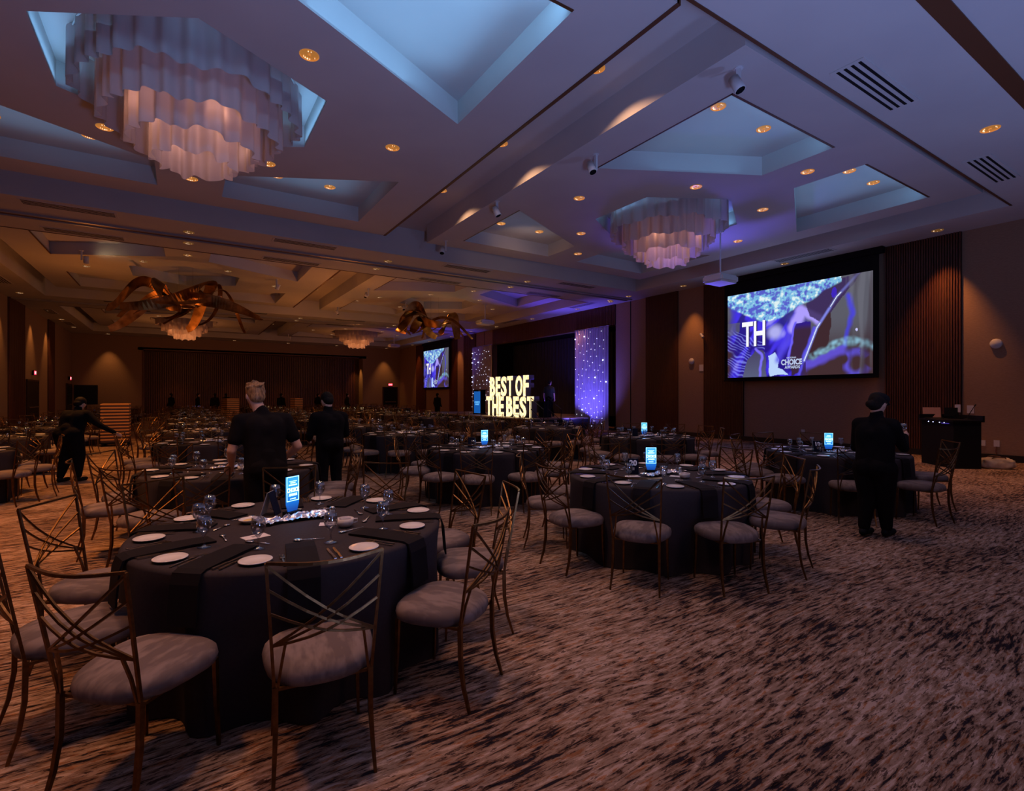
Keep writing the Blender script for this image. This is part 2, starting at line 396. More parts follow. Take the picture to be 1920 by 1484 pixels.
s.box(AX0-.05, AX0+.02, YF-.04, YF+.02, 0, AZ+.08); s.box(AX0-.05, AX1+.1, YF-.04, YF+.02, AZ, AZ+.08)
trim(s)
b = MB()
for (a, c) in ((YB, SY0), (SY1, YF)): b.box(X1-.09, X1-.015, a, c, 0, .16)
trim(b, M_BASE)
b = MB(); b.box(X0, X0+.09, YB, YF, 0, .16); b.box(X0, AX0, YF-.03, YF, 0, .16); b.box(AX1+.4, X1, YF-.03, YF, 0, .16); trim(b, M_BASE)
# folding-wall pocket lines
b = MB(); b.box(X1-.012, X1, 16.3, 16.34, .16, 5.8); b.box(X1-.012, X1, 29.4, 29.44, .16, 5.8); trim(b, M_BLACK)

# doors with exit signs
def door(n, x, y, wdt, axis, h=2.3):
    d = MB(); d.use(M_BLACKG)
    if axis == 'x': d.box(x, x+wdt, y-.05, y, 0, h)
    else: d.box(x, x+.05, y, y+wdt, 0, h)
    o = struct('door_%d' % n, d)
    t = MB(); t.use(M_WOODB)
    if axis == 'x':
        for q in (x-.08, x+wdt): t.box(q, q+.08, y-.07, y, 0, h+.08)
        t.box(x, x+wdt, y-.07, y, h, h+.08)
    else:
        for q in (y-.08, y+wdt): t.box(x, x+.07, q, q+.08, 0, h+.08)
        t.box(x, x+.07, y, y+wdt, h, h+.08)
    obj('door_frame', t, None, o)
    hd = MB()
    if axis == 'x': hd.box(x+.12, x+wdt-.12, y-.11, y-.05, 1.0, 1.05)
    else: hd.box(x+.05, x+.11, y+.12, y+wdt-.12, 1.0, 1.05)
    obj('door_handle', hd, M_STEEL, o)
door(1, X0, 33.0, 2.2, 'y'); door(2, X0, 43.0, 1.6, 'y'); door(3, 15.25, YF, 1.25, 'x')
def exit_sign(loc, rz, label):
    t = thing('exit_sign', label, 'sign', loc, rz, 'red exit signs above the doors')
    h = MB(); h.box(-.20, .20, 0, .07, -.12, .12); obj('housing', h, M_BLACK, t)
    f = MB(); f.box(-.18, .18, -.012, 0, -.10, .10); fo = obj('face', f, M_EXIT, t)
    me = textmesh('EXIT', .17, .003, .004); me.materials.append(M_EXITT); o = link('letters', me, fo, (0, -.016, 0)); o.rotation_euler = (R(90), 0, 0)
exit_sign((X0+.12, 34.1, 2.72), R(90), 'red lit exit sign above the nearer dark door on the left wall')
exit_sign((X0+.12, 43.8, 2.72), R(90), 'red lit exit sign above the door in the far left corner')
exit_sign((15.87, YF-.12, 2.58), 0, 'red lit exit sign above the door on the far right wall')
t = thing('display_screen', 'black switched-off panel standing against the far wall left corner', 'screen', (-5.35, 44.2, 0))
b = MB(); b.box(-.62, .62, -.04, .04, 1.0, 2.3); obj('panel', b, M_BLACKG, t)
b = MB(); b.box(-.04, .04, -.03, .03, .05, 1.1); b.box(-.4, .4, -.25, .25, 0, .05); obj('stand', b, M_BLACK, t)

# ------------------------------------------------------------ ceiling fixtures
def dl_mesh():
    m = MB(); m.use(M_LGOLD); m.lathe([(.105, -.012), (.112, -.006), (.112, 0), (.092, 0), (.05, -.004), (0, -.004)], 20)
    m.use(M_LHOT); 
    for a, q in ((95, .010), (118, .007), (75, .006), (140, .005), (250, .006), (275, .004), (20, .004)): m.lathe([(.0, -.014), (q, -.012), (q, -.005)], 6, (.072*math.cos(R(a)), .072*math.sin(R(a)), 0))  # small glowing dots put in as glints of the gold reflector
    m.use(M_LGOLD); m.lathe([(.0, -.022), (.018, -.02), (.02, -.004)], 10)
    return m.mesh('recessed_downlight')
DLM = dl_mesh(); dcount = {}
DLF = DLM.copy(); DLF.materials[0] = mat('far_reflector', (.30, .16, .06), .3, 1.0, emit=(1.0, .45, .12), es=.10); DLF.materials[1] = mat('far_glint', (.9, .7, .5), .3, emit=(1.0, .75, .5), es=.9)
def downlight(x, y, z, where):
    k = dcount.get(where, 0)+1; dcount[where] = k
    o = link('recessed_downlight', DLM if y < 14.5 and x < 15.5 else DLF, None, (x, y, z-.001)); o.scale = (1.12, 1.12, 1)
    tag(o, 'round gold recessed downlight, %s %s' % (WORD[k], where), 'ceiling light', 'recessed downlights')
BW = ['near', 'middle', 'far']
for (bi, side, xc, yc) in PC:
    sw = ['left', 'right'][side]
    pts = [(0, -3.55, 6.1), (-1.25, -1.85, 6.1), (1.25, -1.85, 6.1), (-2.95, 0, 6.1), (3.05, 0, 6.1), (-1.25, 1.93, 6.1), (1.25, 1.93, 6.1), (0, 3.55, 6.1),
           (-2.95, -3.6, 6.48), (-1.62, -3.6, 6.48), (1.62, -3.6, 6.48), (2.75, -3.6, 6.48), (-2.95, 3.4, 6.48), (-1.62, 3.4, 6.48), (1.62, 3.4, 6.48), (2.75, 3.4, 6.48)]
    pts.sort(key=lambda p: p[1])
    for (x, y, z) in pts:
        if px(x+xc, y+yc, z)[0] < -30 or px(x+xc, y+yc, z)[1] < -60: continue
        downlight(x+xc, y+yc, z, 'nearest in %s %s' % (BW[bi], sw) + (' trays' if z > 6.3 else ' ceiling panel'))
for bi in range(3):
    for dy in (2.4, 5.2, 8.0): downlight(5.38, BAYS[bi][0]+dy, 6.64, 'nearest in the %s trough between panels' % BW[bi])
for (yb_, wd) in ((2.71, 'nearest beam'), (15.57, 'beam beyond the near bay'), (16.7, 'beam, far side of track'), (29.6, 'second beam back'), (30.7, 'second beam far side')):
    for x in (.16, 5.42, 10.7, 15.9):
        if -30 < px(x, yb_, 5.8)[0] < 1950 and px(x, yb_, 5.8)[1] > -60: downlight(x, yb_, 5.8, 'from left on %s' % wd)
WL = [5.1, 9.03, 12.96, 16.9, 19.2, 23.0, 26.8, 33.0, 36.9, 40.3]
for y in WL: downlight(16.15, y, 5.8, 'nearest along the right wall')
for y in (15, 19.5, 24, 28.5, 33.8, 37.2, 41): downlight(-5.55, y, 5.8, 'nearest along the left wall')
for x in (-4.2, -.3, 3.4, 7.2, 11, 15.3): downlight(x, 44.3, 5.8, 'from left along the far wall')
for y in (5.1, 12.96, 19.2, 23.0, 26.8, 33.0, 40.3): lamp('SPOT', (16.22, y, 5.78), (1, .36, .09), {5.1: 420, 12.96: 260}.get(y, 260), (16.55, y, 0), .03, 58, .8)
for y in (37.2, 28.5, 33.8): lamp('SPOT', (-5.75, y, 5.78), (1, .40, .10), 200, (-5.98, y, 0), .03, 60, .8)
for x in (-4.2, -.3, 3.4, 7.2, 11, 15.3): lamp('SPOT', (x, 44.3, 5.78), (1, .42, .12), 300, (x, 44.75, 0), .03, 58, .8)
lamp('SPOT', (12.9, YF+.6, 4.7), (1, .45, .12), 200, (13.3, YF+.6, 0), .03, 60, .9)

# supply-air grilles
def grille_mesh():
    g = MB(); g.use(M_CEIL); g.box(-.85, .85, -.2, .2, -.012, 0); g.use(M_BLACK)
    for i in range(4): g.box(-.8, .8, -.15+i*.085, -.15+i*.085+.035, -.016, -.010)
    return g.mesh('ceiling_grille')
GM = grille_mesh(); k = 0
for (y, wd) in ((3.2-.02, 'near beam'), (15.05, 'beam beyond the near bay'), (17.2, 'beam before the middle bay'), (29.0, 'second beam'), (31.2, 'third beam')):
    for i, x in enumerate((-2.1, 2.9, 7.95, 12.65)):
        if px(x, y, 5.8)[0] > -60 and px(x, y, 5.8)[1] > -60:
            tag(link('ceiling_grille', GM, None, (x, y, 5.8)), 'long slotted air grille on the %s, %s from left' % (wd, WORD[i+1]), 'vent', 'slotted ceiling grilles')
for i, y in enumerate((20, 25.5, 34, 39)):
    tag(link('ceiling_grille', GM, None, (-5.5, y, 5.8), R(90)), 'long slotted air grille on left soffit, %s nearest' % WORD[i+1], 'vent', 'slotted ceiling grilles')
for i, y in enumerate((8.2, 18.3, 24.5, 30.5)):
    tag(link('ceiling_grille', GM, None, (15.65, y, 5.8), R(90)), 'long slotted air grille on right soffit, %s nearest' % WORD[i+1], 'vent', 'slotted ceiling grilles')

# cylinder spotlights
SPM = []
m = MB(); m.lathe([(0, 0), (.06, 0), (.06, -.01), (.015, -.015)], 14); m.box(-.02, .02, -.03, .03, -.30, 0); SPM.append(m.mesh('bracket'))
M = Matrix.Translation((.11, 0, -.27)) @ Matrix.Rotation(R(25), 4, 'X')
m = MB(); m.lathe([(0, .10), (.07, .10), (.075, -.11), (.065, -.115)], 18, M=M); SPM.append(m.mesh('lamp_housing', True))
m = MB(); m.lathe([(.065, -.115), (.055, -.09), (0, -.09)], 18, M=M); SPM.append(m.mesh('lens'))
SPM[0].materials.append(M_WHITE); SPM[1].materials.append(M_WHITE); SPM[2].materials.append(M_BLACK)
def spotlight(x, y, label, rz, z=6.1):
    t = thing('ceiling_spotlight', label, 'spotlight', (x, y, z), rz, 'white cylinder spotlights on the ceiling')
    for n, me in zip(('bracket', 'lamp_housing', 'lens'), SPM): link(n, me, t)
def c2(u, v, z): return at(u, v, z)
for (u, v, lab, rz) in ((1385, 128, 'white cylinder spotlight on the ceiling nearest the camera', 200), (1117, 290, 'white cylinder spotlight second nearest, beside the large hexagonal tray', 180),
                    (932, 378, 'white cylinder spotlight in front of the warm lit ceiling tray', 230), (836, 452, 'white cylinder spotlight at the far edge of the near ceiling', 150)):
    x, y = c2(u, v, 6.1); spotlight(x, min(y, 13.95), lab, R(rz))
for i, (x, y) in enumerate(((-2.6, 20.6), (3.1, 21.6), (6.6, 21.4), (9.1, 23.6), (6.7, 26.8), (5.0, 34.5), (6.6, 40.5))):
    spotlight(x, y, 'small cylinder spotlight on the ceiling beyond the beam, %s nearest' % WORD[i+1], R(60*i), 6.1 if i not in (5,) else 6.64)
# warm light thrown by those spotlights on the ceiling beside them
lamp('SPOT', (8.2, 12.0, 5.55), (1, .60, .34), 16, (9.0, 13.2, 6.1), .05, 130, 1)
for y in (5.93, 8.73, 11.53): lamp('SPOT', (5.42, y, 6.60), (1, .52, .28), 60, (5.62, y, 0), .02, 128, .35)
lamp('SPOT', (-2.3, 20.6, 5.75), (1, .72, .4), 6, (-1.6, 21.0, 6.1), .03, 140, 1)

# projectors
def projector(x, y, z, label, s=1.0, rz=0):
    t = thing('projector', label, 'projector', (x, y, z), rz, 'white projectors hung from the ceiling')
    m = MB(); m.tube([(0, 0, .1), (0, 0, 6.1-z)], .022, 8); obj('hanging_pole', m, M_WHITE, t)
    m = MB(); m.lathe([(0, 0), (.09, 0), (.09, -.03), (.02, -.04)], 14, (0, 0, 6.1-z)); obj('ceiling_plate', m, M_WHITE, t)
    bm = bmesh.new(); bmesh.ops.create_cube(bm, size=1); bmesh.ops.scale(bm, vec=(.62*s, .5*s, .17*s), verts=bm.verts)
    bmesh.ops.bevel(bm, geom=bm.edges[:], offset=.04*s, segments=3, affect='EDGES'); me = bpy.data.meshes.new('case'); bm.to_mesh(me); bm.free(); me.materials.append(M_WHITE)
    link('case', me, t)
    m = MB(); m.box(-.16*s, .16*s, -.12, .12, .085*s, .12*s); m.box(-.2*s, .2*s, -.02, .02, .10, .13); obj('mount_bracket', m, M_GREY, t)
    m = MB(); m.lathe([(.06, 0), (.065, .03), (.045, .035), (0, .02)], 14, M=Matrix.Translation((.31*s, .1, 0)) @ Matrix.Rotation(R(90), 4, 'Y')); obj('lens', m, M_BLACKG, t)
projector(12.45, 8.75, 4.78, 'white projector hung on a pole in front of the large screen', 1.25)
projector(12.6, 22.0, 5.2, 'white projector hung in front of the stage', 1.25)
projector(13.0, 36.0, 5.22, 'white projector hung before the far small screen', 1.2)

# draped chandeliers
def tier_mesh(r, z0, z1, ph, nw):
    m = MB(); n = 260
    ring = lambda z, g: [((r*(1+.03*math.cos(6*a+ph))+.045*math.sin(nw*a+ph+1.3*math.sin(3*a))*g)*math.cos(a), (r*(1+.03*math.cos(6*a+ph))+.045*math.sin(nw*a+ph+1.3*math.sin(3*a))*g)*math.sin(a), z + (.035*math.sin(9*a+ph) if z < z0+.5 else 0)) for a in (2*math.pi*k/n for k in range(n))]
    zs = [(z1, .75), ((z0+z1)/2+.3, .9), (z0, 1.1)]
    vs = []
    for z, g in zs: vs += ring(z, g)
    fs = [(i*n+k, i*n+(k+1) % n, (i+1)*n+(k+1) % n, (i+1)*n+k) for i in range(2) for k in range(n)]
    m.add(vs, fs); return m.mesh('fabric_tier', True)
TM = [tier_mesh(1.40, 5.80, 6.44, .3, 31), tier_mesh(1.12, 5.48, 6.36, 1.1, 27), tier_mesh(.82, 5.24, 6.2, 2.0, 21), tier_mesh(.52, 5.03, 6.0, .8, 15)]
for me in TM: me.materials.append(M_SHADE)
def frame_mesh():
    m = MB(); m.lathe([(0, 6.44), (.5, 6.44), (.5, 6.47), (0, 6.47)], 24)
    for r, z in ((1.39, 6.42), (1.09, 6.34), (.80, 6.18), (.50, 5.98)):
        m.tube([(r*math.cos(a), r*math.sin(a), z) for a in (2*math.pi*k/32 for k in range(33))], .012, 5, False)
        for k in range(3): m.tube([(r*math.cos(2.1*k), r*math.sin(2.1*k), z), (r*.9*math.cos(2.1*k), r*.9*math.sin(2.1*k), 6.46)], .008, 5)
    return m.mesh('frame')
FM = frame_mesh(); FM.materials.append(M_WHITE)
for (bi, side, xc, yc) in PC:
    if bi == 1: continue
    lab = {(0, 0): 'large white draped tiered chandelier nearest the camera on the left', (0, 1): 'white draped tiered chandelier in the near right ceiling bay',
           (2, 0): 'small distant draped chandelier glowing orange, at far left', (2, 1): 'small distant draped chandelier glowing pink, right of centre'}[(bi, side)]
    t = thing('draped_chandelier', lab, 'chandelier', (xc, yc+.0, 0), 0, 'draped tiered chandeliers')
    for me in TM: link('fabric_tier', me, t)
    link('frame', FM, t)
    c = (1, .50, .34) if bi == 0 else (1, .42, .16)
    s_ = 1.0 if bi == 0 else 1.1
    lamp('POINT', (xc, yc, 5.42), c, 9*s_, None, .3)
    for k in range(4): lamp('POINT', (xc+.66*math.cos(1.57*k+.4), yc+.66*math.sin(1.57*k+.4), 5.62), c, 3.4*s_, None, .16)
    lamp('POINT', (xc, yc, 6.0), c, 3*s_, None, .1)

# gold ribbon chandeliers
def ribbon(seed, reach, width, height):
    rnd = random.Random(seed); n = 44; a0 = rnd.uniform(0, 6.28); turn = rnd.uniform(-2.2, 2.2)
    hp = rnd.uniform(.25, 1) * height; ph = rnd.uniform(0, 6.28); tw0 = rnd.uniform(-.6, .6); tw = rnd.uniform(-2.5, 2.5)
    pts = []
    for i in range(n):
        s = i/(n-1); r = .25 + reach*s**.8; a = a0+turn*s
        pts.append(Vector((r*math.cos(a)*1.15, r*math.sin(a)*.9, hp*math.sin(math.pi*s*1.35)*(.6+.4*math.sin(ph+3*s))*1.2 - .18*s)))
    m = MB(); vs = []
    for i, p in enumerate(pts):
        t = (pts[min(i+1, n-1)]-pts[max(i-1, 0)]).normalized(); side = t.cross(Vector((0, 0, 1))).normalized(); up = side.cross(t)
        an = tw0+tw*i/(n-1); wd = width*(.45+.55*math.sin(math.pi*(i+2)/(n+3)))
        d = (side*math.cos(an)+up*math.sin(an))*wd/2; nn = t.cross(d).normalized()*.008
        vs += [p-d-nn, p+d-nn, p+d+nn, p-d+nn]
    fs = []
    for i in range(n-1):
        for k in range(4): fs.append((i*4+k, i*4+(k+1) % 4, (i+1)*4+(k+1) % 4, (i+1)*4+k))
    fs += [(0, 3, 2, 1), tuple((n-1)*4+k for k in range(4))]
    m.add(vs, fs); return m
for (xc, yc, zc, sc, lab, sd) in ((.17, 23.0, 5.02, 2.05, 'large sculptural chandelier of dark gold twisting ribbons, left', 11), (10.4, 23.0, 5.1, 1.45, 'sculptural chandelier of copper gold ribbons near the stage', 40)):
    t = thing('ribbon_chandelier', lab, 'chandelier', (xc, yc, zc), 0, 'gold ribbon chandeliers')
    for k in range(14): 
        rb = ribbon(sd+k, sc*(.75+.25*(k % 3)), .46 if k < 9 else .16, .92)
        obj('ribbon', rb, M_RIBBON, t, False)
    m = MB(); m.lathe([(0, -.12), (.22, -.10), (.34, 0), (.22, .10), (0, .14)], 20); obj('core', m, M_RIBBON, t, True)
    m = MB()
    for (a, b) in ((-.25, 0), (.2, .1)): m.tube([(a, b, .1), (a, b, 6.47-zc)], .007, 5)
    obj('suspension_wire', m, M_STEEL, t)
    lamp('POINT', (xc+.1, yc-.75, zc+.25), (1, .50, .18), 6, None, .06)

# ------------------------------------------------------------ projection screens
def lerp(a, b, t): return tuple(a[i]+(b[i]-a[i])*t for i in range(3))
def sstep(a, b, x):
    t = max(0, min(1, (x-a)/(b-a))); return t*t*(3-2*t)
def inpoly(x, y, P):
    c = False; n = len(P)
    for i in range(n):
        x1, y1 = P[i]; x2, y2 = P[i-1]
        if (y1 > y) != (y2 > y) and x < (x2-x1)*(y-y1)/(y2-y1)+x1: c = not c
    return c
def segd(x, y, a, b):
    dx, dy = b[0]-a[0], b[1]-a[1]; t = max(0, min(1, ((x-a[0])*dx+(y-a[1])*dy)/(dx*dx+dy*dy)))
    return math.hypot(x-a[0]-t*dx, y-a[1]-t*dy)
from mathutils import noise as mn
def picture(x, y):
    # x 0..1.6 left to right, y 0..1 bottom to top
    n = lambda f, o=0: mn.noise(Vector((x*f+o, y*f, o*.7)))
    x_ = x + .026*n(6, 3)+.008*n(17, 3); y_ = y + .026*n(6, 9)+.008*n(17, 5)
    grey = (.105, .105, .135); brown = (.055, .026, .03); vio = (.06, .035, .80); deep = (.015, .006, .28); pale = (.36, .32, .95); ice = (.22, .55, .80)
    c = lerp(grey, brown, sstep(.70, .25, y + .25*n(1.6, 2)))
    lm = sstep(.92, .66, x_+.12*n(3, 5))*sstep(.0, .10, x_)
    st = mn.noise(Vector(((x-.5*y)*7, (y+x)*2.2, 3)))+.5*mn.noise(Vector(((x-.5*y)*18, (y+x)*6, 5)))
    c = lerp(c, deep, .85*lm); c = lerp(c, vio, lm*sstep(-.15, .25, st)); c = lerp(c, pale, lm*sstep(.32, .75, st)*.8)
    if x_ < .13 and .66 > y_ > .5: c = lerp(c, grey, .7)
    # dark and pale strokes at lower left
    if x_ < .40 and y_ < .58-.45*x_:
        q = math.sin((x*.75+y)*150+7*n(6)+3*n(14, 4)); c = lerp(c, (.03, .01, .30) if q < 0 else (.25, .28, .95), .65*abs(q)*sstep(-.4, .2, n(9, 2)+.2))
    if inpoly(x_, y_, [(.16, 0), (.22, .20), (.31, .33), (.38, .30), (.44, 0)]): c = lerp((.10, .11, .20), (.06, .05, .12), y*3)
    d = min(segd(x_, y_, (.31, .34), (.36, .25)), segd(x_, y_, (.36, .25), (.36, .02))); c = lerp(c, (.20, .16, .95), sstep(.02, .005, d))
    if inpoly(x_, y_, [(.43, .24), (.52, .27), (.58, .18), (.56, .08), (.66, .0), (.47, 0)]): c = (.50, .66, .98)
    # violet funnel in the middle with a dark window
    e1 = sstep(.07, .0, segd(x_, y_, (.56, .18), (.74, .62))); c = lerp(c, (.10, .07, .85), e1*.8)
    d = min(segd(x_, y_, (.80, .70), (.98, .60)), segd(x_, y_, (.72, .52), (.80, .66))); c = lerp(c, (.42, .34, .98), sstep(.085, .03, d))
    if inpoly(x_, y_, [(.66, .12), (.70, .40), (.75, .56), (.90, .56), (.90, .44), (.80, .06), (.70, 0)]): c = lerp((.045, .02, .05), (.03, .012, .25), sstep(.48, .56, y_))
    c = lerp(c, (.16, .12, .95), sstep(.018, .004, min(segd(x_, y_, (.66, .10), (.70, .42)), segd(x_, y_, (.70, .42), (.75, .57)))))
    c = lerp(c, (.10, .08, .75), sstep(.03, .005, segd(x_, y_, (.78, .02), (.94, .50))))
    # dark upper right window, long glass line
    if inpoly(x_, y_, [(.86, .80), (1.15, .98), (1.50, 1.02), (1.03, .56), (.90, .62)]): c = lerp(c, (.045, .022, .10), .92)
    if math.hypot((x_-1.17)*1.4, y_-.85) < .05: c = (.05, .02, .5)
    if inpoly(x_, y_, [(.88, .18), (.93, .40), (1.04, .60), (1.12, .66), (1.14, .50), (1.10, .28), (1.0, .20)]): c = (.05, .022, .028)
    d = min(segd(x, y, (.84, .16), (.98, .50)), segd(x, y, (.98, .50), (1.20, .80)), segd(x, y, (1.20, .80), (1.44, 1.0)))
    c = lerp(c, (.22, .24, .80), sstep(.026, .0, d)*(1 if y < .7 else .5))
    if d < .005 and (y < .55 or .70 < y < .84): c = (.75, .85, 1)
    d = min(segd(x_, y_, (1.33, .80), (1.37, .60)), segd(x_, y_, (1.37, .60), (1.28, .30)))
    c = lerp(c, (.07, .06, .75), sstep(.045, .0, d)*.9)
    # icy band along the top
    yt = .86 - .27*math.sin(min(1, x/.62)*1.57) + .44*max(0, x-.45)
    if y_ > yt and x_ < 1.25:
        k = n(16, 6)+.6*n(38, 2)+.3*n(70, 1); e = sstep(0, .03, y_-yt)
        ty = lerp((.10, .12, .60), ice, sstep(-.35, .05, k)); ty = lerp(ty, (.80, .95, .95), sstep(.15, .55, k)); ty = lerp(ty, (.30, .42, .42), .6*sstep(.05, .2, y_-yt-.1*x)*sstep(-.1, .3, n(3, 2)))
        c = lerp(c, ty, e*.95)
    # foam at the lower right
    yb = .22+.09*math.sin(5*x+1.2)+.02*n(14, 8)
    if x > .86:
        d = y_-yb; c = lerp(c, (.30, .62, .80), .85*sstep(.06, .01, abs(d-.02))*sstep(.86, .95, x)*(.6+.8*n(22, 3)))
        c = lerp(c, (.13, .09, .75), .8*sstep(.0, -.03, d)*sstep(-.13, -.06, d)*sstep(1.34, 1.26, x))
    if x > 1.26:
        q = abs(math.hypot(x_-1.42, y_-.12)-.12); c = lerp(c, (.12, .09, .75), (.85 if x_ < 1.46 else .3)*sstep(.07, .0, q)*sstep(.3, .2, y_)*sstep(-.25, .1, n(8, 5)+.1))
    if x > 1.3: c = lerp(c, (.16, .16, .20), .5*sstep(.1, .5, mn.noise(Vector((x*14, y*1.5, 2)))+.15)); c = lerp(c, (.04, .02, .03), .5*sstep(.1, .5, mn.noise(Vector((x*11, y*1.2, 7)))+.1))
    if math.hypot(x-1.42, y-.44) < .014: c = (.6, .6, 1)
    c = lerp(c, (.50, .50, .98), .85*sstep(.12, .03, math.hypot(x-.52, y-.50)))
    return c
def screen_picture_mesh(W, H, nx, ny):
    me = bpy.data.meshes.new('projected_picture'); vs = []; cols = []
    for j in range(ny+1):
        for i in range(nx+1):
            vs.append((i/nx*W-W/2, 0, j/ny*H-H/2)); r_ = i/nx; cols.append(picture(1.6*r_*14.7/(18.7-4.0*r_), j/ny))
    fs = [(j*(nx+1)+i, j*(nx+1)+i+1, (j+1)*(nx+1)+i+1, (j+1)*(nx+1)+i) for j in range(ny) for i in range(nx)]
    me.from_pydata(vs, [], fs); ca = me.color_attributes.new('picture', 'FLOAT_COLOR', 'POINT')
    flat = [];
    for c in cols: flat += [c[0], c[1], c[2], 1]
    ca.data.foreach_set('color', flat); return me
def pic_mat():
    m = bpy.data.materials.new('projected_picture'); m.use_nodes = True; nt = m.node_tree; nt.nodes.clear()
    o = nt.nodes.new('ShaderNodeOutputMaterial'); e = nt.nodes.new('ShaderNodeEmission'); a = nt.nodes.new('ShaderNodeVertexColor'); a.layer_name = 'picture'
    e.inputs[1].default_value = 1.0; nt.links.new(a.outputs[0], e.inputs[0]); nt.links.new(e.outputs[0], o.inputs[0]); return m
M_PIC = pic_mat(); M_TXT = mat('projected_white', (1, 1, 1), emit=(.93, .97, 1.0), es=.95); M_TXT2 = mat('projected_pale', (1, 1, 1), emit=(.55, .70, .95), es=.8)
M_TXTS = mat('projected_shadow', (0, 0, 0), emit=(.05, .03, .2), es=.5)
def screen(yc, zc, label, nx, ny):
    W, H = 4.62, 2.93
    t = thing('projection_screen', label, 'screen', (16.55, yc, zc), R(-90), 'lowered projection screens on the right wall')
    # local x runs from far to near along the wall (left to right as seen), y points into the wall
    b = MB(); b.box(-W/2-.14, W/2+.14, .01, .03, -H/2-.09, 5.72-zc); obj('black_masking', b, M_BLACK, t)
    b = MB(); b.box(-W/2-.25, W/2+.25, -.06, .12, 5.62-zc, 5.80-zc); obj('screen_case', b, M_BLACK, t)
    b = MB(); b.tube([(-W/2-.14, 0, -H/2-.1), (W/2+.14, 0, -H/2-.1)], .03, 8); obj('bottom_bar', b, M_BLACK, t)
    me = screen_picture_mesh(W, H, nx, ny); me.materials.append(M_PIC); po = link('projected_picture', me, t)
    g = lambda x: (x-.5)*W; h = lambda y: (y-.5)*H
    for (txt, x, y, size, off, sx, m_, dd) in (('TH', .226, .485, 1.18, .026, .56, M_TXTS, -.006), ('TH', .219, .492, 1.18, .026, .56, M_TXT, -.010), ('CHOICE', .500, .148, .24, .012, .76, M_TXTS, -.006), ('CHOICE', .498, .15, .24, .010, .76, M_TXT2, -.010), ('AWARDS', .504, .095, .13, .004, .9, M_TXT2, -.010), ('NATIONAL', .498, .20, .07, .002, .9, M_TXT2, -.010)):
        mt = textmesh(txt, size, 0, off, sx=sx); mt.materials.append(m_); o = link('lettering' if m_ is not M_TXTS else 'lettering_shadow', mt, po, (g(x), dd, h(y))); o.rotation_euler = (R(90), 0, 0)
    return t
screen(9.02, 3.70, 'large bright blue projected screen on the right wall near the camera', 300, 190)
screen(36.6, 3.70, 'smaller looking projected screen on the far end of the right wall', 110, 70)
lamp('AREA', (16.2, 9.02, 3.7), (.45, .45, 1.0), 20, (10, 9.02, 3.4), size=4.2, sy=2.6).data.use_shadow = True

# wall fittings
def plate(y, z, label, wd=.08, hh=.12):
    o = MB(); o.box(-.012, 0, -wd/2, wd/2, -hh/2, hh/2); oo = obj('wall_plate', o, M_WHITE, None, loc=(X1-.001, y, z)); tag(oo, label, 'wall plate'); return oo
def wy(u, X=16.8):
    d = X*FPX/(CC*(u-340.)); return d*CC-(u-960)/FPX*d*CS, d
def wp(u, v): y, d = wy(u); return y, EYE-(v-742)/FPX*d
for (u, v, lab, a, b) in ((1506, 809, 'square outlet plate low on the wall under the large screen', .11, .11), (1869, 832, 'outlet plate with a cord low on the wall behind the bag', .11, .16), (1843, 831, 'outlet plate low on the wall beside the black desk', .10, .14),
                          (1798, 766, 'white switch plate on the wall above the desk, left one', .12, .2), (1820, 768, 'white switch plate on the wall above the desk, right one', .14, .2), (1316, 690, 'white control box on the tan wall near the wood slats', .22, .25)):
    y, z = wp(u, v); 
    if u == 1798: y += 0
    o = plate(y, z, lab, a, b)
    if 4.8 < y < 6.5: o.location.x = X1-.076
y, z = wp(1869, 838)
m = MB(); m.tube([(X1-.02, y, z), (X1-.06, y, z-.12), (X1-.10, y-.05, z-.3), (X1-.15, y-.15, .01)], .012, 6); tag(obj('power_cord', m, M_TRIM), 'dark cord hanging from the outlet behind the bag', 'cord')
def disc(u, v, label, name, r=.15):
    y, z = wp(u, v); m = MB(); m.use(M_WHITE); m.lathe([(r, 0), (r, .03), (r*.9, .045), (0, .05)], 24, M=Matrix.Translation((X1, y, z)) @ Matrix.Rotation(R(-90), 4, 'Y'))
    tag(obj(name, m, None, None, True), label, 'speaker')
disc(1868, 645, 'round white speaker on the tan wall at far right', 'wall_speaker', .12); disc(1297, 678, 'small round white speaker on the wall left of large screen', 'wall_speaker', .12)
y, z = wp(1318, 627); t = thing('wall_camera', 'small white camera on a wall bracket left of the large screen', 'camera', (X1, y, z))
m = MB(); m.box(-.14, 0, -.03, .03, -.02, .02); obj('bracket', m, M_WHITE, t); m = MB(); m.lathe([(0, .0), (.05, 0), (.055, .18), (0, .18)], 14, M=Matrix.Translation((-.15, 0, 0)) @ Matrix.Rotation(R(140), 4, 'X')); obj('camera_body', m, M_WHITE, t)

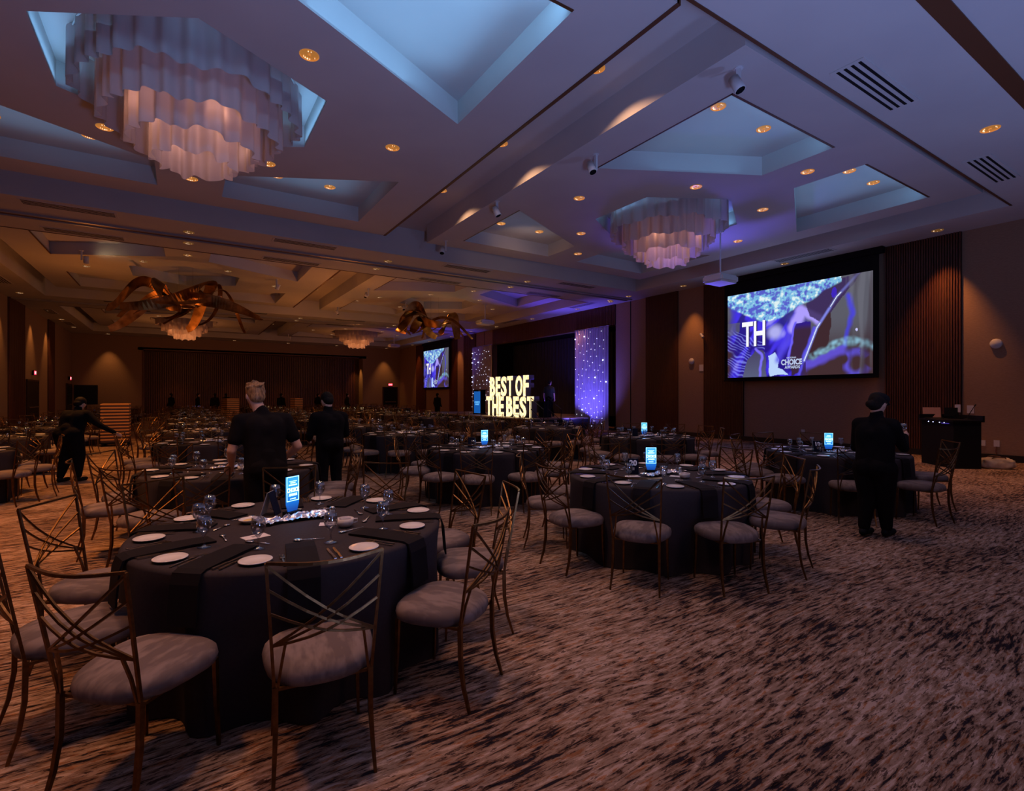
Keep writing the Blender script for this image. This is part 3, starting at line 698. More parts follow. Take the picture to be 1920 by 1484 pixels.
# ------------------------------------------------------------ stage
SX = 12.9
st = thing('stage', 'low black skirted stage in front of the dark recess', 'stage', (SX, 22.8, 0))
m = MB(); m.box(0, 3.35, -4.3, -2.85, .50, .56); m.box(0, 5.9, -2.85, 7.2, .50, .56); obj('deck', m, M_STAGE, st)
m = MB(); n = 160
vs = []; path = [(0, 7.2-11.5*i/n) for i in range(n+1)]
for i, (x, y) in enumerate(path):
    o = .02*math.sin(i*1.9); vs += [(x+.02+o, y, 0), (x+.02+o, y, .5)]
m.add(vs, [(2*i, 2*i+1, 2*i+3, 2*i+2) for i in range(n)]); m.box(.05, 3.34, -4.28, -4.2, 0, .5); m.box(3.26, 3.34, -4.2, -2.85, 0, .5); obj('skirt', m, M_SKIRT, st)
m = MB(); m.box(.1, 1.0, -5.2, -4.9, 0, .14); m.box(.1, 1.0, -4.9, -4.6, 0, .28); m.box(.1, 1.0, -4.6, -4.31, 0, .42); obj('step', m, M_STAGE, st)
m = MB()
for x in (.08, 1.02):
    m.tube([(x, -5.15, 0), (x, -5.15, 1.0), (x, -4.2, 1.5), (x, -4.2, .56)], .02, 6); m.tube([(x, -5.15, .5), (x, -4.2, 1.0)], .015, 6)
obj('handrail', m, M_BLACKG, st)
def drape(p0, p1, z0, z1, folds, amp, material, name, seg=4):
    m = MB(); n = folds*seg; dx, dy = p1[0]-p0[0], p1[1]-p0[1]; L = math.hypot(dx, dy); nx, ny = -dy/L, dx/L; vs = []
    for i in range(n+1):
        t = i/n; o = amp*math.sin(2*math.pi*i/seg+.8*math.sin(i*.37)); vs += [(p0[0]+dx*t+nx*o*1.2, p0[1]+dy*t+ny*o*1.2, z0), (p0[0]+dx*t+nx*o*.7, p0[1]+dy*t+ny*o*.7, z1)]
    m.add(vs, [(2*i, 2*i+2, 2*i+3, 2*i+1) for i in range(n)]); return obj(name, m, material, None, True)
tag(drape((X1+1.5, SY0+.1), (X1+1.5, SY1-.1), .56, SZ-.02, 40, .06, M_DRAPEB, 'stage_curtain'), 'black pleated curtain across the back of the stage', 'curtain')
def star_drape(p0, p1, z0, z1, label, seed, nled, rowset):
    t = thing('star_curtain', label, 'curtain', (0, 0, 0), 0, 'silver curtains with star lights')
    d = drape(p0, p1, z0, z1, 14, .05, M_DRAPEG, 'fabric', 6); d.parent = t
    rnd = random.Random(seed); a = MB(); a.use(M_LED); nx, ny = p1[0]-p0[0], p1[1]-p0[1]; L = math.hypot(nx, ny); ox, oy = (-abs(ny)/L*.09, -abs(nx)/L*.09)
    pts = []
    tries = 0
    while len(pts) < nled and tries < 9000:
        tries += 1; q = (.12+rnd.random()*(L-.2), z0+.1+rnd.random()*(z1-z0-.25))
        if all(math.hypot(q[0]-r_[0], q[1]-r_[1]) > .24 for r_ in pts): pts.append(q)
    k = 0
    for (s, z) in pts:
        big = rnd.random() < .14; r = .030 if big else .016; x, y = p0[0]+nx*s/L+ox, p0[1]+ny*s/L+oy
        b = MB(); b.lathe([(0, -r), (r*.8, -r*.6), (r, 0), (r*.8, r*.6), (0, r)], 7, (0, 0, 0))
        o = obj('star_light', b, M_LEDB if big else M_LED, t, loc=(x, y, z))
    m = MB(); m.tube([(p0[0], p0[1], z1+.02), (p1[0], p1[1], z1+.02)], .025, 6); obj('top_pole', m, M_STEEL, t)
star_drape((16.45, 19.75), (16.45, 17.35), .0, 4.78, 'tall blue lit silver curtain with star lights, right of stage', 3, 80, 0)
star_drape((16.3, 30.2), (16.3, 27.6), .56, 4.75, 'silver curtain with star lights, left of the lit letters', 5, 70, 0)
# marquee letters, facing the room (-X)
def letter(ch, yc, z0, h, wd, label):
    t = thing('marquee_letter', label, 'letter', (13.75, yc, z0), R(-90), 'lit marquee letters on the stage')
    for (nm, ext, off, m_, dy) in (('shell', .15, .035, M_SILV, 0), ('face', .012, .034, M_MARQ, -.165)):
        me = textmesh(ch, 1, ext, off); xs = [v.co.x for v in me.vertices]; ys = [v.co.y for v in me.vertices]
        sx = wd/(max(xs)-min(xs)); sy = h/(max(ys)-min(ys)); cx = (max(xs)+min(xs))/2; y0 = min(ys)
        if nm == 'face': sx *= .995; sy *= .995
        me.transform(Matrix.Diagonal((sx, sy, 1, 1)) @ Matrix.Translation((-cx, -y0, 0)))
        me.materials.append(m_); o = link(nm, me, t, (0, dy, 0)); o.rotation_euler = (R(90), 0, 0)
def row(txt, y_left, y_right, z0, h, rowname):
    n = len(txt); wd = {'B': 1, 'E': .85, 'S': 1, 'T': .95, 'O': 1.15, 'F': .85, 'H': 1.0, ' ': .28}
    tot = sum(wd[c] for c in txt); L = y_left-y_right; y = y_left; seen = {}
    for c in txt:
        wv = wd[c]/tot*L
        if c != ' ':
            seen[c] = seen.get(c, 0)+1
            letter(c, y-wv/2, z0, h, wv*.86, 'glowing marquee letter %s, %s %s in the %s' % (c, WORD[seen[c]], c, rowname))
        y -= wv
row('BEST OF', 23.25, 19.62, 1.56, 1.0, 'upper row BEST OF'); row('THE BEST', 23.62, 19.2, .56, 1.0, 'lower row THE BEST')
lamp('AREA', (13.4, 21.4, 1.6), (1, .75, .35), 40, (9, 21.4, .5), size=4, sy=1.8)
m = MB(); m.box(-.22, .22, -.22, .22, 0, .75); tag(obj('equipment_case', m, M_BLACK, None, loc=(14.45, 19.55, .56)), 'black equipment case on stage beside the lit letters', 'case')
t = thing('lectern', 'stage lectern with a blue glowing front panel', 'lectern', (13.9, 25.1, .56), R(-80))
m = MB(); m.box(-.36, .36, -.05, .3, 0, .05); m.box(-.34, -.28, -.04, .28, .05, 1.32); m.box(.28, .34, -.04, .28, .05, 1.32); obj('side_panel', m, M_BLACK, t)
m = MB(); m.box(-.27, .27, -.04, 0, .06, 1.27); fp = obj('front_panel', m, M_BLUEP, t); m = MB(); m.box(-.4, .4, -.08, .36, 1.32, 1.37); obj('top', m, M_BLACK, t)
for (tx, z, sz) in (('CHOICE', .66, .15), ('AWARDS', .54, .10)):
    mt = textmesh(tx, sz, .002, .006, sx=.8); mt.materials.append(M_BLUET); o = link('lettering', mt, fp, (0, -.046, z)); o.rotation_euler = (R(90), 0, 0)

# ------------------------------------------------------------ AV desk, bag
t = thing('equipment_desk', 'tall black equipment desk with small lights near the right wall', 'desk', (14.72, 4.42, 0), R(-41))
m = MB(); m.box(-.27, .27, -.54, .54, 0, 1.02); obj('cabinet', m, M_BLACK, t)
m = MB(); m.box(-.31, .31, -.58, .58, 1.02, 1.06); m.box(.27, .31, -.58, .58, 1.06, 1.16); m.box(-.31, .31, .54, .58, 1.06, 1.16); obj('desktop', m, M_BLACKG, t)
m = MB(); m.use(M_LEDB)
for yy in (-.25, -.1, .12, .28): m.box(-.276, -.27, yy, yy+.015, .985, 1.0)
obj('indicator_light', m, None, t)
m = MB(); m.box(-.29, -.27, -.4, -.18, .975, .985); obj('blue_strip', m, mat('blue_strip', (.1, .1, .5), emit=(.10, .06, .6), es=.8), t)
t = thing('laptop', 'open laptop with reddish lid on the black desk', 'laptop', (14.95, 4.80, 1.06), R(-60))
m = MB(); m.box(-.17, .17, -.12, .12, 0, .02); obj('keyboard_base', m, M_BLACK, t)
m = MB(); m.box(-.17, .17, -.01, .0, 0, .24, Matrix.Translation((0, .12, .02)) @ Matrix.Rotation(R(-15), 4, 'X')); obj('lid', m, mat('laptop_lid', (.30, .16, .14), .5), t)
t = thing('monitor', 'small black monitor on the desk beside the laptop', 'monitor', (15.05, 4.5, 1.06), R(-60))
m = MB(); m.box(-.12, .12, -.01, .01, .06, .26); obj('panel', m, M_BLACK, t); m = MB(); m.box(-.06, .06, -.05, .05, 0, .01); m.box(-.01, .01, 0, .015, 0, .1); obj('stand', m, M_BLACK, t)
t = thing('gooseneck_microphone', 'thin slanted gooseneck microphone on the black desk', 'microphone', (14.72, 4.12, 1.06))
m = MB(); m.lathe([(0, .03), (.05, .025), (.06, 0)], 12); obj('base', m, M_BLACK, t); m = MB(); m.tube([(0, 0, .02), (.03, -.03, .12), (.10, -.10, .30)], .007, 6); obj('stem', m, M_BLACK, t); m = MB(); m.tube([(.10, -.10, .30), (.12, -.12, .34)], .012, 8); obj('microphone_head', m, M_BLACK, t)
bx_, by_ = at(1880, 880, 0.0)
t = thing('canvas_bag', 'slumped tan canvas bag on the carpet by the right wall', 'bag', (bx_, by_+.1, 0), R(-55))
bm = bmesh.new(); bmesh.ops.create_icosphere(bm, subdivisions=4, radius=1)
for v in bm.verts:
    x, y, z = v.co; k = 1+.13*mn.noise(v.co*2.2)+.05*mn.noise(v.co*6)
    f = lambda a: math.copysign(abs(a)**.6, a)
    v.co = Vector((f(x)*.30*k, f(y)*.17*k, max(.0, .115+f(z)*.125*k)))
me = bpy.data.meshes.new('bag_body'); bm.to_mesh(me); bm.free(); me.polygons.foreach_set('use_smooth', [True]*len(me.polygons)); me.materials.append(M_TAN); link('bag_body', me, t)
for sy in (-.08, .08):
    m = MB(); m.tube([(-.14, sy, .2), (-.10, sy*1.5, .245), (0, sy*1.9, .26), (.1, sy*1.5, .25), (.15, sy, .2)], .012, 6); obj('strap', m, M_TRIM, t, True)

# ------------------------------------------------------------ people
def cap(m, a, ra, b, rb, n=12, fx=1.0):
    a, b = Vector(a), Vector(b); t = (b-a).normalized(); pts = []; rad = []
    for k in range(4): th = R(88-22*k); pts.append(a-t*ra*math.sin(th)); rad.append(max(.002, ra*math.cos(th)))
    pts.append(a); rad.append(ra); pts.append(b); rad.append(rb)
    for k in range(4): th = R(22*(k+1)); pts.append(b+t*rb*math.sin(th)); rad.append(max(.002, rb*math.cos(th)))
    m.tube(pts, rad, n)
def ell(m, c, r, n=16, M=None):
    prof = [(max(.003, math.cos(R(a))), math.sin(R(a))) for a in range(-90, 91, 15)]
    vs = []; fs = []; k = len(prof)
    for (q, z) in prof:
        for i in range(n):
            a = 2*math.pi*i/n; p = Vector((q*math.cos(a)*r[0], q*math.sin(a)*r[1], z*r[2]))
            if M is not None: p = M @ p
            vs.append(p+Vector(c))
    for i in range(k-1):
        for j in range(n): fs.append((i*n+j, i*n+(j+1) % n, (i+1)*n+(j+1) % n, (i+1)*n+j))
    fs += [tuple(range(n-1, -1, -1)), tuple(range((k-1)*n, k*n))]
    m.add(vs, fs)
def hand(m, wrist, d, palmn, side, curl=.5, s=1.0):
    wrist, d, palmn = Vector(wrist), Vector(d).normalized(), Vector(palmn).normalized(); w_ = d.cross(palmn).normalized()*side
    cap(m, wrist, .026*s, wrist+d*.05*s, .034*s)
    c = wrist+d*.075*s
    for i, (off, ln) in enumerate(((-.030, .070), (-.010, .080), (.010, .075), (.029, .058))):
        b = c+w_*off*s+d*.005; cap(m, c+w_*off*.8*s-d*.035*s, .013*s, b, .011*s, 8)
        k1 = b+(d*math.cos(curl)+palmn*math.sin(curl))*ln*.5*s; k2 = k1+(d*math.cos(2*curl)+palmn*math.sin(2*curl))*ln*.5*s
        cap(m, b, .0095*s, k1, .0088*s, 8); cap(m, k1, .0088*s, k2, .0075*s, 8)
    tb = wrist+d*.03*s-w_*.03*s; t1 = tb+(d*.6-w_*.55+palmn*.4).normalized()*.042*s; t2 = t1+(d*.9+palmn*.5).normalized()*.03*s
    cap(m, tb, .014*s, t1, .0105*s, 8); cap(m, t1, .0105*s, t2, .009*s, 8)
def person(name, label, loc, rz, J, shirt=None, sleeve='short', hair='short', hairm=None, vox=.010, heavy=1.0, tw=1.0):
    """J: joints in local metres (x right, y forward, z up)."""
    shirt = shirt or M_SHIRT; hairm = hairm or M_HAIRD
    V = {k: Vector(v) for k, v in J.items()}; h = heavy
    t = thing(name, label, 'person', loc, rz)
    hc = V['head']; face = Vector(J.get('face', (0, 1, 0))).normalized(); rt = face.cross(Vector((0, 0, 1))).normalized(); up = rt.cross(face)
    HM = Matrix((rt, face, up)).transposed()
    b = MB()
    ell(b, hc, (.076, .095, .112), 20, HM.to_4x4()); cap(b, hc+HM @ Vector((0, .045, -.055)), .052, hc+HM @ Vector((0, .062, -.085)), .036)
    cap(b, V['neck']-Vector((0, 0, .05)), .062, hc-HM @ Vector((0, .01, .06)), .054)
    ell(b, hc+HM @ Vector((0, .10, -.015)), (.012, .018, .022)); cap(b, hc+HM @ Vector((-.02, .088, -.055)), .009, hc+HM @ Vector((.02, .088, -.055)), .009, 8)
    for sx in (-1, 1):
        ell(b, hc+HM @ Vector((sx*.080, -.005, -.01)), (.010, .020, .032)); ell(b, hc+HM @ Vector((sx*.032, .082, .012)), (.015, .012, .009))
        cap(b, hc+HM @ Vector((sx*.018, .089, .032)), .007, hc+HM @ Vector((sx*.05, .078, .034)), .007, 8)
    cap(b, V['chest'], .10*h, V['pelvis'], .095*h)
    cap(b, V['neck']-Vector((0, 0, .06)), .055, V['chest'], .10)
    for q, sx in (('l', -1), ('r', 1)):
        sh, el, wr = V[q+'sh'], V[q+'el'], V[q+'wr']
        cap(b, V['chest']+Vector((0, 0, .10)), .07, sh, .055); cap(b, sh, .052, el, .042); cap(b, el, .042, el+(wr-el)*.35, .041); cap(b, el+(wr-el)*.35, .041, wr, .026)
        hd = (wr-el).normalized(); hd = Vector(J.get(q+'hd', hd)); hand(b, wr, hd, J.get(q+'pn', (-sx, .3, -.2)), sx, .45)
        cap(b, V[q+'hip'], .07*h, V[q+'kn'], .050); cap(b, V[q+'kn'], .050, V[q+'an'], .036)
        fd = Vector(J.get('foot', (0, 1, 0))); cap(b, V[q+'an']-Vector((0, 0, .03)), .036, V[q+'an']-Vector((0, 0, .045))+fd*.12, .026)
    me = baked(b, vox, 3); me.materials.append(M_SKIN); link('body', me, t)
    c = MB()
    nk = V['neck']; cap(c, nk-Vector((0, 0, .05)), .074, nk+(hc-nk).normalized()*(.045 if sleeve == 'long' else .012), .066); cap(c, V['chest'], .12*h, V['pelvis'], .12*h)
    cap(c, nk-Vector((0, 0, .055)), .080, V['chest']+Vector((0, 0, .04)), .135*h)
    for sx in (-.07, .07):
        cap(c, V['chest']+Vector((sx*h, -.01, .06)), .115*h, (V['chest']+V['pelvis'])/2+Vector((sx*.9*h, 0, 0)), .112*h); cap(c, (V['chest']+V['pelvis'])/2+Vector((sx*.9*h, 0, 0)), .112*h, V['pelvis']+Vector((sx*.9*h, -.01, -.06)), .118*h)
    for q in 'lr':
        sh, el, wr = V[q+'sh'], V[q+'el'], V[q+'wr']
        cap(c, nk-Vector((0, 0, .06)), .072, sh, .072*h); cap(c, V['chest'], .12*h, sh, .066*h)
        e = sh+(el-sh)*(.62 if sleeve == 'short' else 1.0); cap(c, sh, .070*h, e, .064*h if sleeve == 'short' else .054)
        if sleeve == 'long': cap(c, el, .054, el+(wr-el)*.93, .040)
    me = baked(c, max(vox, .012), 4); me.materials.append(shirt); link('shirt', me, t)
    c = MB(); cap(c, V['pelvis']+Vector((0, 0, .06)), .118*h, V['pelvis']-Vector((0, 0, .04)), .135*h)
    for q, sx in (('l', -1), ('r', 1)):
        cap(c, V['pelvis']+Vector((sx*.06, -.03, -.05)), .115*h*tw**.5, V[q+'hip'], .10*h*tw); cap(c, V[q+'hip'], .102*h*tw, V[q+'kn'], .075*h*tw); cap(c, V[q+'kn'], .075*h*tw, V[q+'an']+Vector((0, 0, .03)), .060)
    me = baked(c, max(vox, .012), 4); me.materials.append(M_SHIRT); link('trousers', me, t)
    fd = Vector(J.get('foot', (0, 1, 0))).normalized()
    for q in 'lr':
        c = MB(); a = V[q+'an']; g = Vector((a.x, a.y, 0)); 
        ell(c, g+Vector((0, 0, .062))-fd*.01, (.046, .046, .055)); cap(c, g+Vector((0, 0, .045))-fd*.03, .042, g+Vector((0, 0, .038))+fd*.17, .035)
        c2_ = [(p[0], p[1], max(p[2], .003)) for p in c.v]; c.v = c2_
        me = baked(c, .010, 2); me.materials.append(M_BLACK); link('shoe', me, t)
    c = MB(); Hc = lambda x, y, z: hc+HM @ Vector((x, y, z))
    ell(c, Hc(0, -.022, .034), (.088, .098, .098), 20, HM.to_4x4())
    if hair in ('short', 'bun', 'cap'):
        ell(c, Hc(0, -.05, -.02), (.076, .062, .075), 16, HM.to_4x4())
        rnd = random.Random(5)
        for k in range(26 if hair == 'short' and hairm is M_HAIRB else 0):
            a = rnd.uniform(0, 6.28); e = rnd.uniform(.2, 1.3); p = Vector((.088*math.cos(a)*math.cos(e), -.022+.098*math.sin(a)*math.cos(e), .034+.098*math.sin(e)))
            cap(c, hc+HM @ (p*.96), .016, hc+HM @ (p*.985+Vector((rnd.uniform(-.03, .03), rnd.uniform(-.03, .03), .0))), .012, 6)
    if hair == 'bun': ell(c, Hc(0, -.125, -.045), (.050, .045, .045), 14)
    me = baked(c, .008, 2); me.materials.append(hairm); link('hair', me, t)
    if hair == 'bun':
        c = MB(); ell(c, Hc(0, .005, .075), (.098, .112, .062), 20, HM.to_4x4()); ell(c, Hc(0, .10, .045), (.07, .06, .012), 16, HM.to_4x4()); me = baked(c, .008, 3); me.materials.append(M_BLACK); link('cap', me, t)
    return t
STAND = dict(head=(0, .03, 1.63), neck=(0, 0, 1.47), chest=(0, .0, 1.26), pelvis=(0, 0, .96), lsh=(-.185, 0, 1.39), rsh=(.185, 0, 1.39), lel=(-.25, -.02, 1.10), rel=(.25, -.02, 1.10),
             lwr=(-.25, .10, .86), rwr=(.25, .10, .86), lhip=(-.09, 0, .90), rhip=(.09, 0, .90), lkn=(-.10, .02, .50), rkn=(.10, .02, .50), lan=(-.11, -.02, .09), ran=(.11, -.02, .09))
J = dict(STAND); J.update(head=(-.055, .19, 1.60), neck=(-.01, .12, 1.435), chest=(0, .07, 1.23), lsh=(-.20, .10, 1.355), rsh=(.20, .10, 1.355), lel=(-.275, .10, 1.08), lwr=(-.235, .33, .93), lhd=(.0, .8, -.5), lpn=(.2, -.3, -1),
     rel=(.31, .06, 1.09), rwr=(.21, .26, .94), rhd=(-.4, .8, -.3), rpn=(0, -.2, -1), face=(-.15, .93, -.30))
person('person', 'blond person in black t-shirt, back to camera, setting the table', (.68, 5.40, 0), R(6), J, None, 'short', 'short', M_HAIRB, .008, 1.06)
J = dict(STAND); J.update(head=(0, .06, 1.50), neck=(0, .02, 1.35), chest=(0, 0, 1.13), pelvis=(0, -.02, .84), lsh=(-.165, 0, 1.27), rsh=(.165, 0, 1.27), lel=(-.22, .04, .99), lwr=(-.12, .28, 1.02), rel=(.20, .20, 1.01), rwr=(.11, .47, 1.13), rhd=(-.1, .8, .2), rpn=(-.8, .2, .1),
     lhip=(-.10, -.02, .78), rhip=(.10, -.02, .78), lkn=(-.08, 0, .44), rkn=(.08, .03, .44), lan=(-.09, -.06, .08), ran=(.07, .10, .08), face=(.15, .95, -.38))
person('person', 'person in black clothes and cap with hair bun, holding a glass at right', (6.62, 2.66, 0), R(-90), J, None, 'long', 'bun', M_HAIRD, .008, 1.08, 1.16)
J = dict(STAND); J.update(head=(0, .10, 1.52), neck=(0, .04, 1.38), chest=(0, 0, 1.17), lel=(-.27, .05, 1.04), lwr=(-.18, .3, .96), rel=(.27, .05, 1.04), rwr=(.18, .3, .96), lsh=(-.20, .02, 1.29), rsh=(.20, .02, 1.29), face=(0, .8, -.55))
person('person', 'dark silhouetted person behind the blond person, facing away', (1.79, 7.6, 0), R(10), J, None, 'long', 'short', M_HAIRD, .014, 1.1)
J = dict(STAND); J.update(head=(0, .42, 1.40), neck=(0, .30, 1.30), chest=(0, .20, 1.12), pelvis=(0, -.08, .93), lsh=(-.19, .26, 1.25), rsh=(.19, .26, 1.25), lel=(-.26, .45, 1.02), lwr=(-.18, .68, .90), rel=(.26, .48, 1.02), rwr=(.20, .72, .88), lhip=(-.1, -.06, .88), rhip=(.1, -.06, .88), face=(0, .8, -.6))
J.update(lkn=(-.1, .02, .48), rkn=(.1, .04, .48), lan=(-.13, -.08, .09), ran=(.13, .0, .09), head=(-.02, .22, 1.44), neck=(0, .13, 1.31), chest=(0, .08, 1.12), pelvis=(0, -.04, .90), lsh=(-.19, .12, 1.24), rsh=(.19, .12, 1.24), lel=(-.36, .24, 1.04), lwr=(-.50, .44, .90), rel=(.40, .16, 1.04), rwr=(.60, .30, .88))
person('person', 'dark silhouetted person bending over the table at the left', (-1.72, 12.45, 0), R(-34), J, None, 'long', 'short', M_HAIRD, .014, 1.25, 1.2)
J = dict(STAND); J.update(head=(.02, .06, 1.68), neck=(0, 0, 1.5), lan=(-.14, -.10, .09), ran=(.16, .16, .09), face=(.5, .85, 0))
person('person', 'person in dark green t-shirt standing on the stage by letters', (15.0, 19.95, .56), R(-50), J, M_GREEN, 'short', 'short', M_HAIRD, .014, 1.12)
FARP = [(321, 35, 'leftmost of the staff'), (371, 36, 'second from left of the staff'), (403, 35, 'third from left of the staff'), (424, 37, 'behind the rack stack'), (527, 34, 'right of the blond person'), (596, 37, 'near the alcove middle'), (651, 35, 'near the alcove right end')]
for (u, d, lb) in FARP:
    r = (u-960)/FPX*d; x, y = d*CS+r*CC, d*CC-r*CS
    person('person', 'distant person in black before the dark alcove, %s' % lb, (x, y, 0), R(-20+(u % 7)*22-60), STAND, None, 'long', 'short', M_HAIRD, .022, 1.05)
r = (820-960)/FPX*33; person('person', 'distant person in black standing below the far small screen', (33*CS+r*CC, 33*CC-r*CS, 0), R(-60), STAND, None, 'long', 'short', M_HAIRD, .022, 1.05)

# ------------------------------------------------------------ rack stacks
def rack(n, x, y, s, h, rz, lab, grp):
    for i in range(n):
        t = MB(); t.use(M_RACKD); t.box(-s/2+.01, s/2-.01, -s/2+.01, s/2-.01, 0, h*.55); t.use(M_RACK); t.box(-s/2, s/2, -s/2, s/2, h*.55, h*.97)
        o = obj('glass_rack', t, None, None, loc=(x, y, .14+i*h), rz=rz); tag(o, 'tan glass rack, %s from the bottom of the %s stack' % (WORD[i+1], lab), 'rack', grp)
    t = MB(); t.box(-s/2, s/2, -s/2, s/2, .09, .139)
    for a in (-1, 1):
        for b in (-1, 1): t.lathe([(0, .0), (.035, 0), (.035, .09), (0, .09)], 10, (a*s*.42, b*s*.42, 0))
    tag(obj('rack_dolly', t, M_BLACK, None, loc=(x, y, 0), rz=rz), 'wheeled black dolly under the %s rack stack' % lab, 'dolly')
rack(12, -1.75, 20.6, .72, .1, 0, 'nearest left', 'racks in the left aisle stack')
def rk(u, d): r = (u-960)/FPX*d; return d*CS+r*CC, d*CC-r*CS
x, y = rk(432, 27); rack(13, x, y, .62, .1, R(20), 'far middle', 'racks in the far middle stack')
x, y = rk(556, 30); rack(13, x, y, .5, .1, R(20), 'farthest', 'racks in the farthest stack')

# ------------------------------------------------------------ chairs
YB_ = lambda z: -.205-(z-.43)*.17
def chair_parts():
    P = {}
    m = MB(); n = 28; prof = [(.02, .402), (.90, .400), (.985, .412), (1.01, .44), (.985, .465), (.90, .483), (.68, .495), (.35, .50), (.02, .502)]
    vs = []
    for (q, z) in prof:
        for k in range(n):
            a = 2*math.pi*k/n; c, s = math.cos(a), math.sin(a); f = lambda t: math.copysign(abs(t)**.72, t); y = f(s)*.232*q; x = f(c)*(.232+.03*f(s))*q; vs.append((x, y, z))
    m.add(vs, [(i*n+k, i*n+(k+1) % n, (i+1)*n+(k+1) % n, (i+1)*n+k) for i in range(len(prof)-1) for k in range(n)]+[tuple(range((len(prof)-1)*n, len(prof)*n))])
    P['seat'] = (m, M_SEAT, True)
    m = MB(); m.tube([(-.185, -.19, .408), (.185, -.19, .408), (.19, .175, .408), (-.19, .175, .408), (-.185, -.19, .408)], .009, 4); P['seat_frame'] = (m, M_GOLD, False)
    m = MB()
    xo = lambda z: .192+(z-.43)*.055
    for sx in (-1, 1):
        m.tube([(sx*xo(z), YB_(z), z) for z in (.40, .6, .8, .955)], .0085, 4)
        m.tube([(sx*.180, YB_(.42), .41), (sx*.165, YB_(.52), .52), (sx*.148, YB_(.63)-.012, .635)], .0075, 4)
        A = Vector((sx*xo(.605), YB_(.605), .605))
        for z in (.945, .845, .745):
            B = Vector((-sx*xo(z), YB_(z), z)); pts = []
            for i in range(7):
                t = i/6; p = A.lerp(B, t); bow = math.sin(math.pi*t); p.y -= .035*bow; p.z -= .022*bow; pts.append(p)
            m.tube(pts, .0065, 4)
    pts = [(-xo(.955)+2*xo(.955)*i/8, YB_(.955)-.045*math.sin(math.pi*i/8), .955-.012*math.sin(math.pi*i/8)) for i in range(9)]
    m.tube(pts, .0085, 4); P['backrest'] = (m, M_GOLD, False)
    legs = []
    for sx in (-1, 1):
        m = MB(); m.tube([(sx*.187, -.202, .425), (sx*.187, -.205, .25), (sx*.192, -.225, .12), (sx*.198, -.262, 0)], [.015, .014, .012, .009], 4); legs.append(m)
        m = MB(); m.tube([(sx*.187, .178, .405), (sx*.190, .182, .2), (sx*.196, .190, 0)], [.014, .012, .009], 4); legs.append(m)
    P['leg'] = (legs, M_GOLD, False); return P
CP = chair_parts()
chair_meshes = [(n, CP[n][0].mesh(n, CP[n][2]), CP[n][1]) for n in ('seat', 'seat_frame', 'backrest')]+[('leg', m.mesh('leg'), M_GOLD) for m in CP['leg'][0]]
for n, me, m_ in chair_meshes: me.materials.append(m_)
def merged_chair():
    a = MB(); 
    for n in ('seat', 'seat_frame', 'backrest'): a.use(CP[n][1]); a.add(CP[n][0].v, CP[n][0].f)
    a.use(M_GOLD)
    for m in CP['leg'][0]: a.add(m.v, m.f)
    return a
MC = merged_chair(); MCM = MC.mesh('banquet_chair')
proto_chair = thing('banquet_chair', 'x', 'chair'); reg(proto_chair, [link(n, me, proto_chair) for n, me, m_ in chair_meshes]); proto_used = [False]

# ------------------------------------------------------------ tables
RT = .915
def cloth_mesh(seed):
    rnd = random.Random(seed); n = 132; a1, a2, a3 = rnd.uniform(0, 6), rnd.uniform(0, 6), rnd.uniform(0, 6); nf = rnd.choice((11, 12, 13))
    fold = lambda a: .5+.5*math.sin(nf*a+a1+.9*math.sin(2*a+a2)+.5*math.sin(5*a+a3))
    m = MB(); vs = []; rings = [(.0, .762), (.5, .762), (.86, .762), (RT-.02, .762), (RT, .757), (RT+.008, .74)]
    for (r, z) in rings: vs += [(max(r, .001)*math.cos(2*math.pi*k/n), max(r, .001)*math.sin(2*math.pi*k/n), z) for k in range(n)]
    for z in (.66, .5, .3, .12, .006):
        t = (.74-z)/.74; 
        for k in range(n):
            a = 2*math.pi*k/n; r = RT+.008+t**.8*(-.075+.11*fold(a)**1.3); vs.append((r*math.cos(a), r*math.sin(a), z))
    nr = len(vs)//n
    m.add(vs, [(i*n+k, (i+1)*n+k, (i+1)*n+(k+1) % n, i*n+(k+1) % n) for i in range(nr-1) for k in range(n)]); return m.mesh('tablecloth', True)
CMS = [cloth_mesh(s) for s in (1, 2, 3, 4)]
for me in CMS: me.materials.append(M_CLOTH)
m = MB(); m.lathe([(0, .725), (RT-.005, .725), (RT-.005, .757), (0, .757)], 48); TOPM = m.mesh('tabletop'); TOPM.materials.append(M_RACKD)
m = MB(); m.lathe([(0, .0), (.3, 0), (.3, .04), (.05, .06), (.05, .725), (0, .725)], 16); PEDM = m.mesh('pedestal'); PEDM.materials.append(M_BLACK)

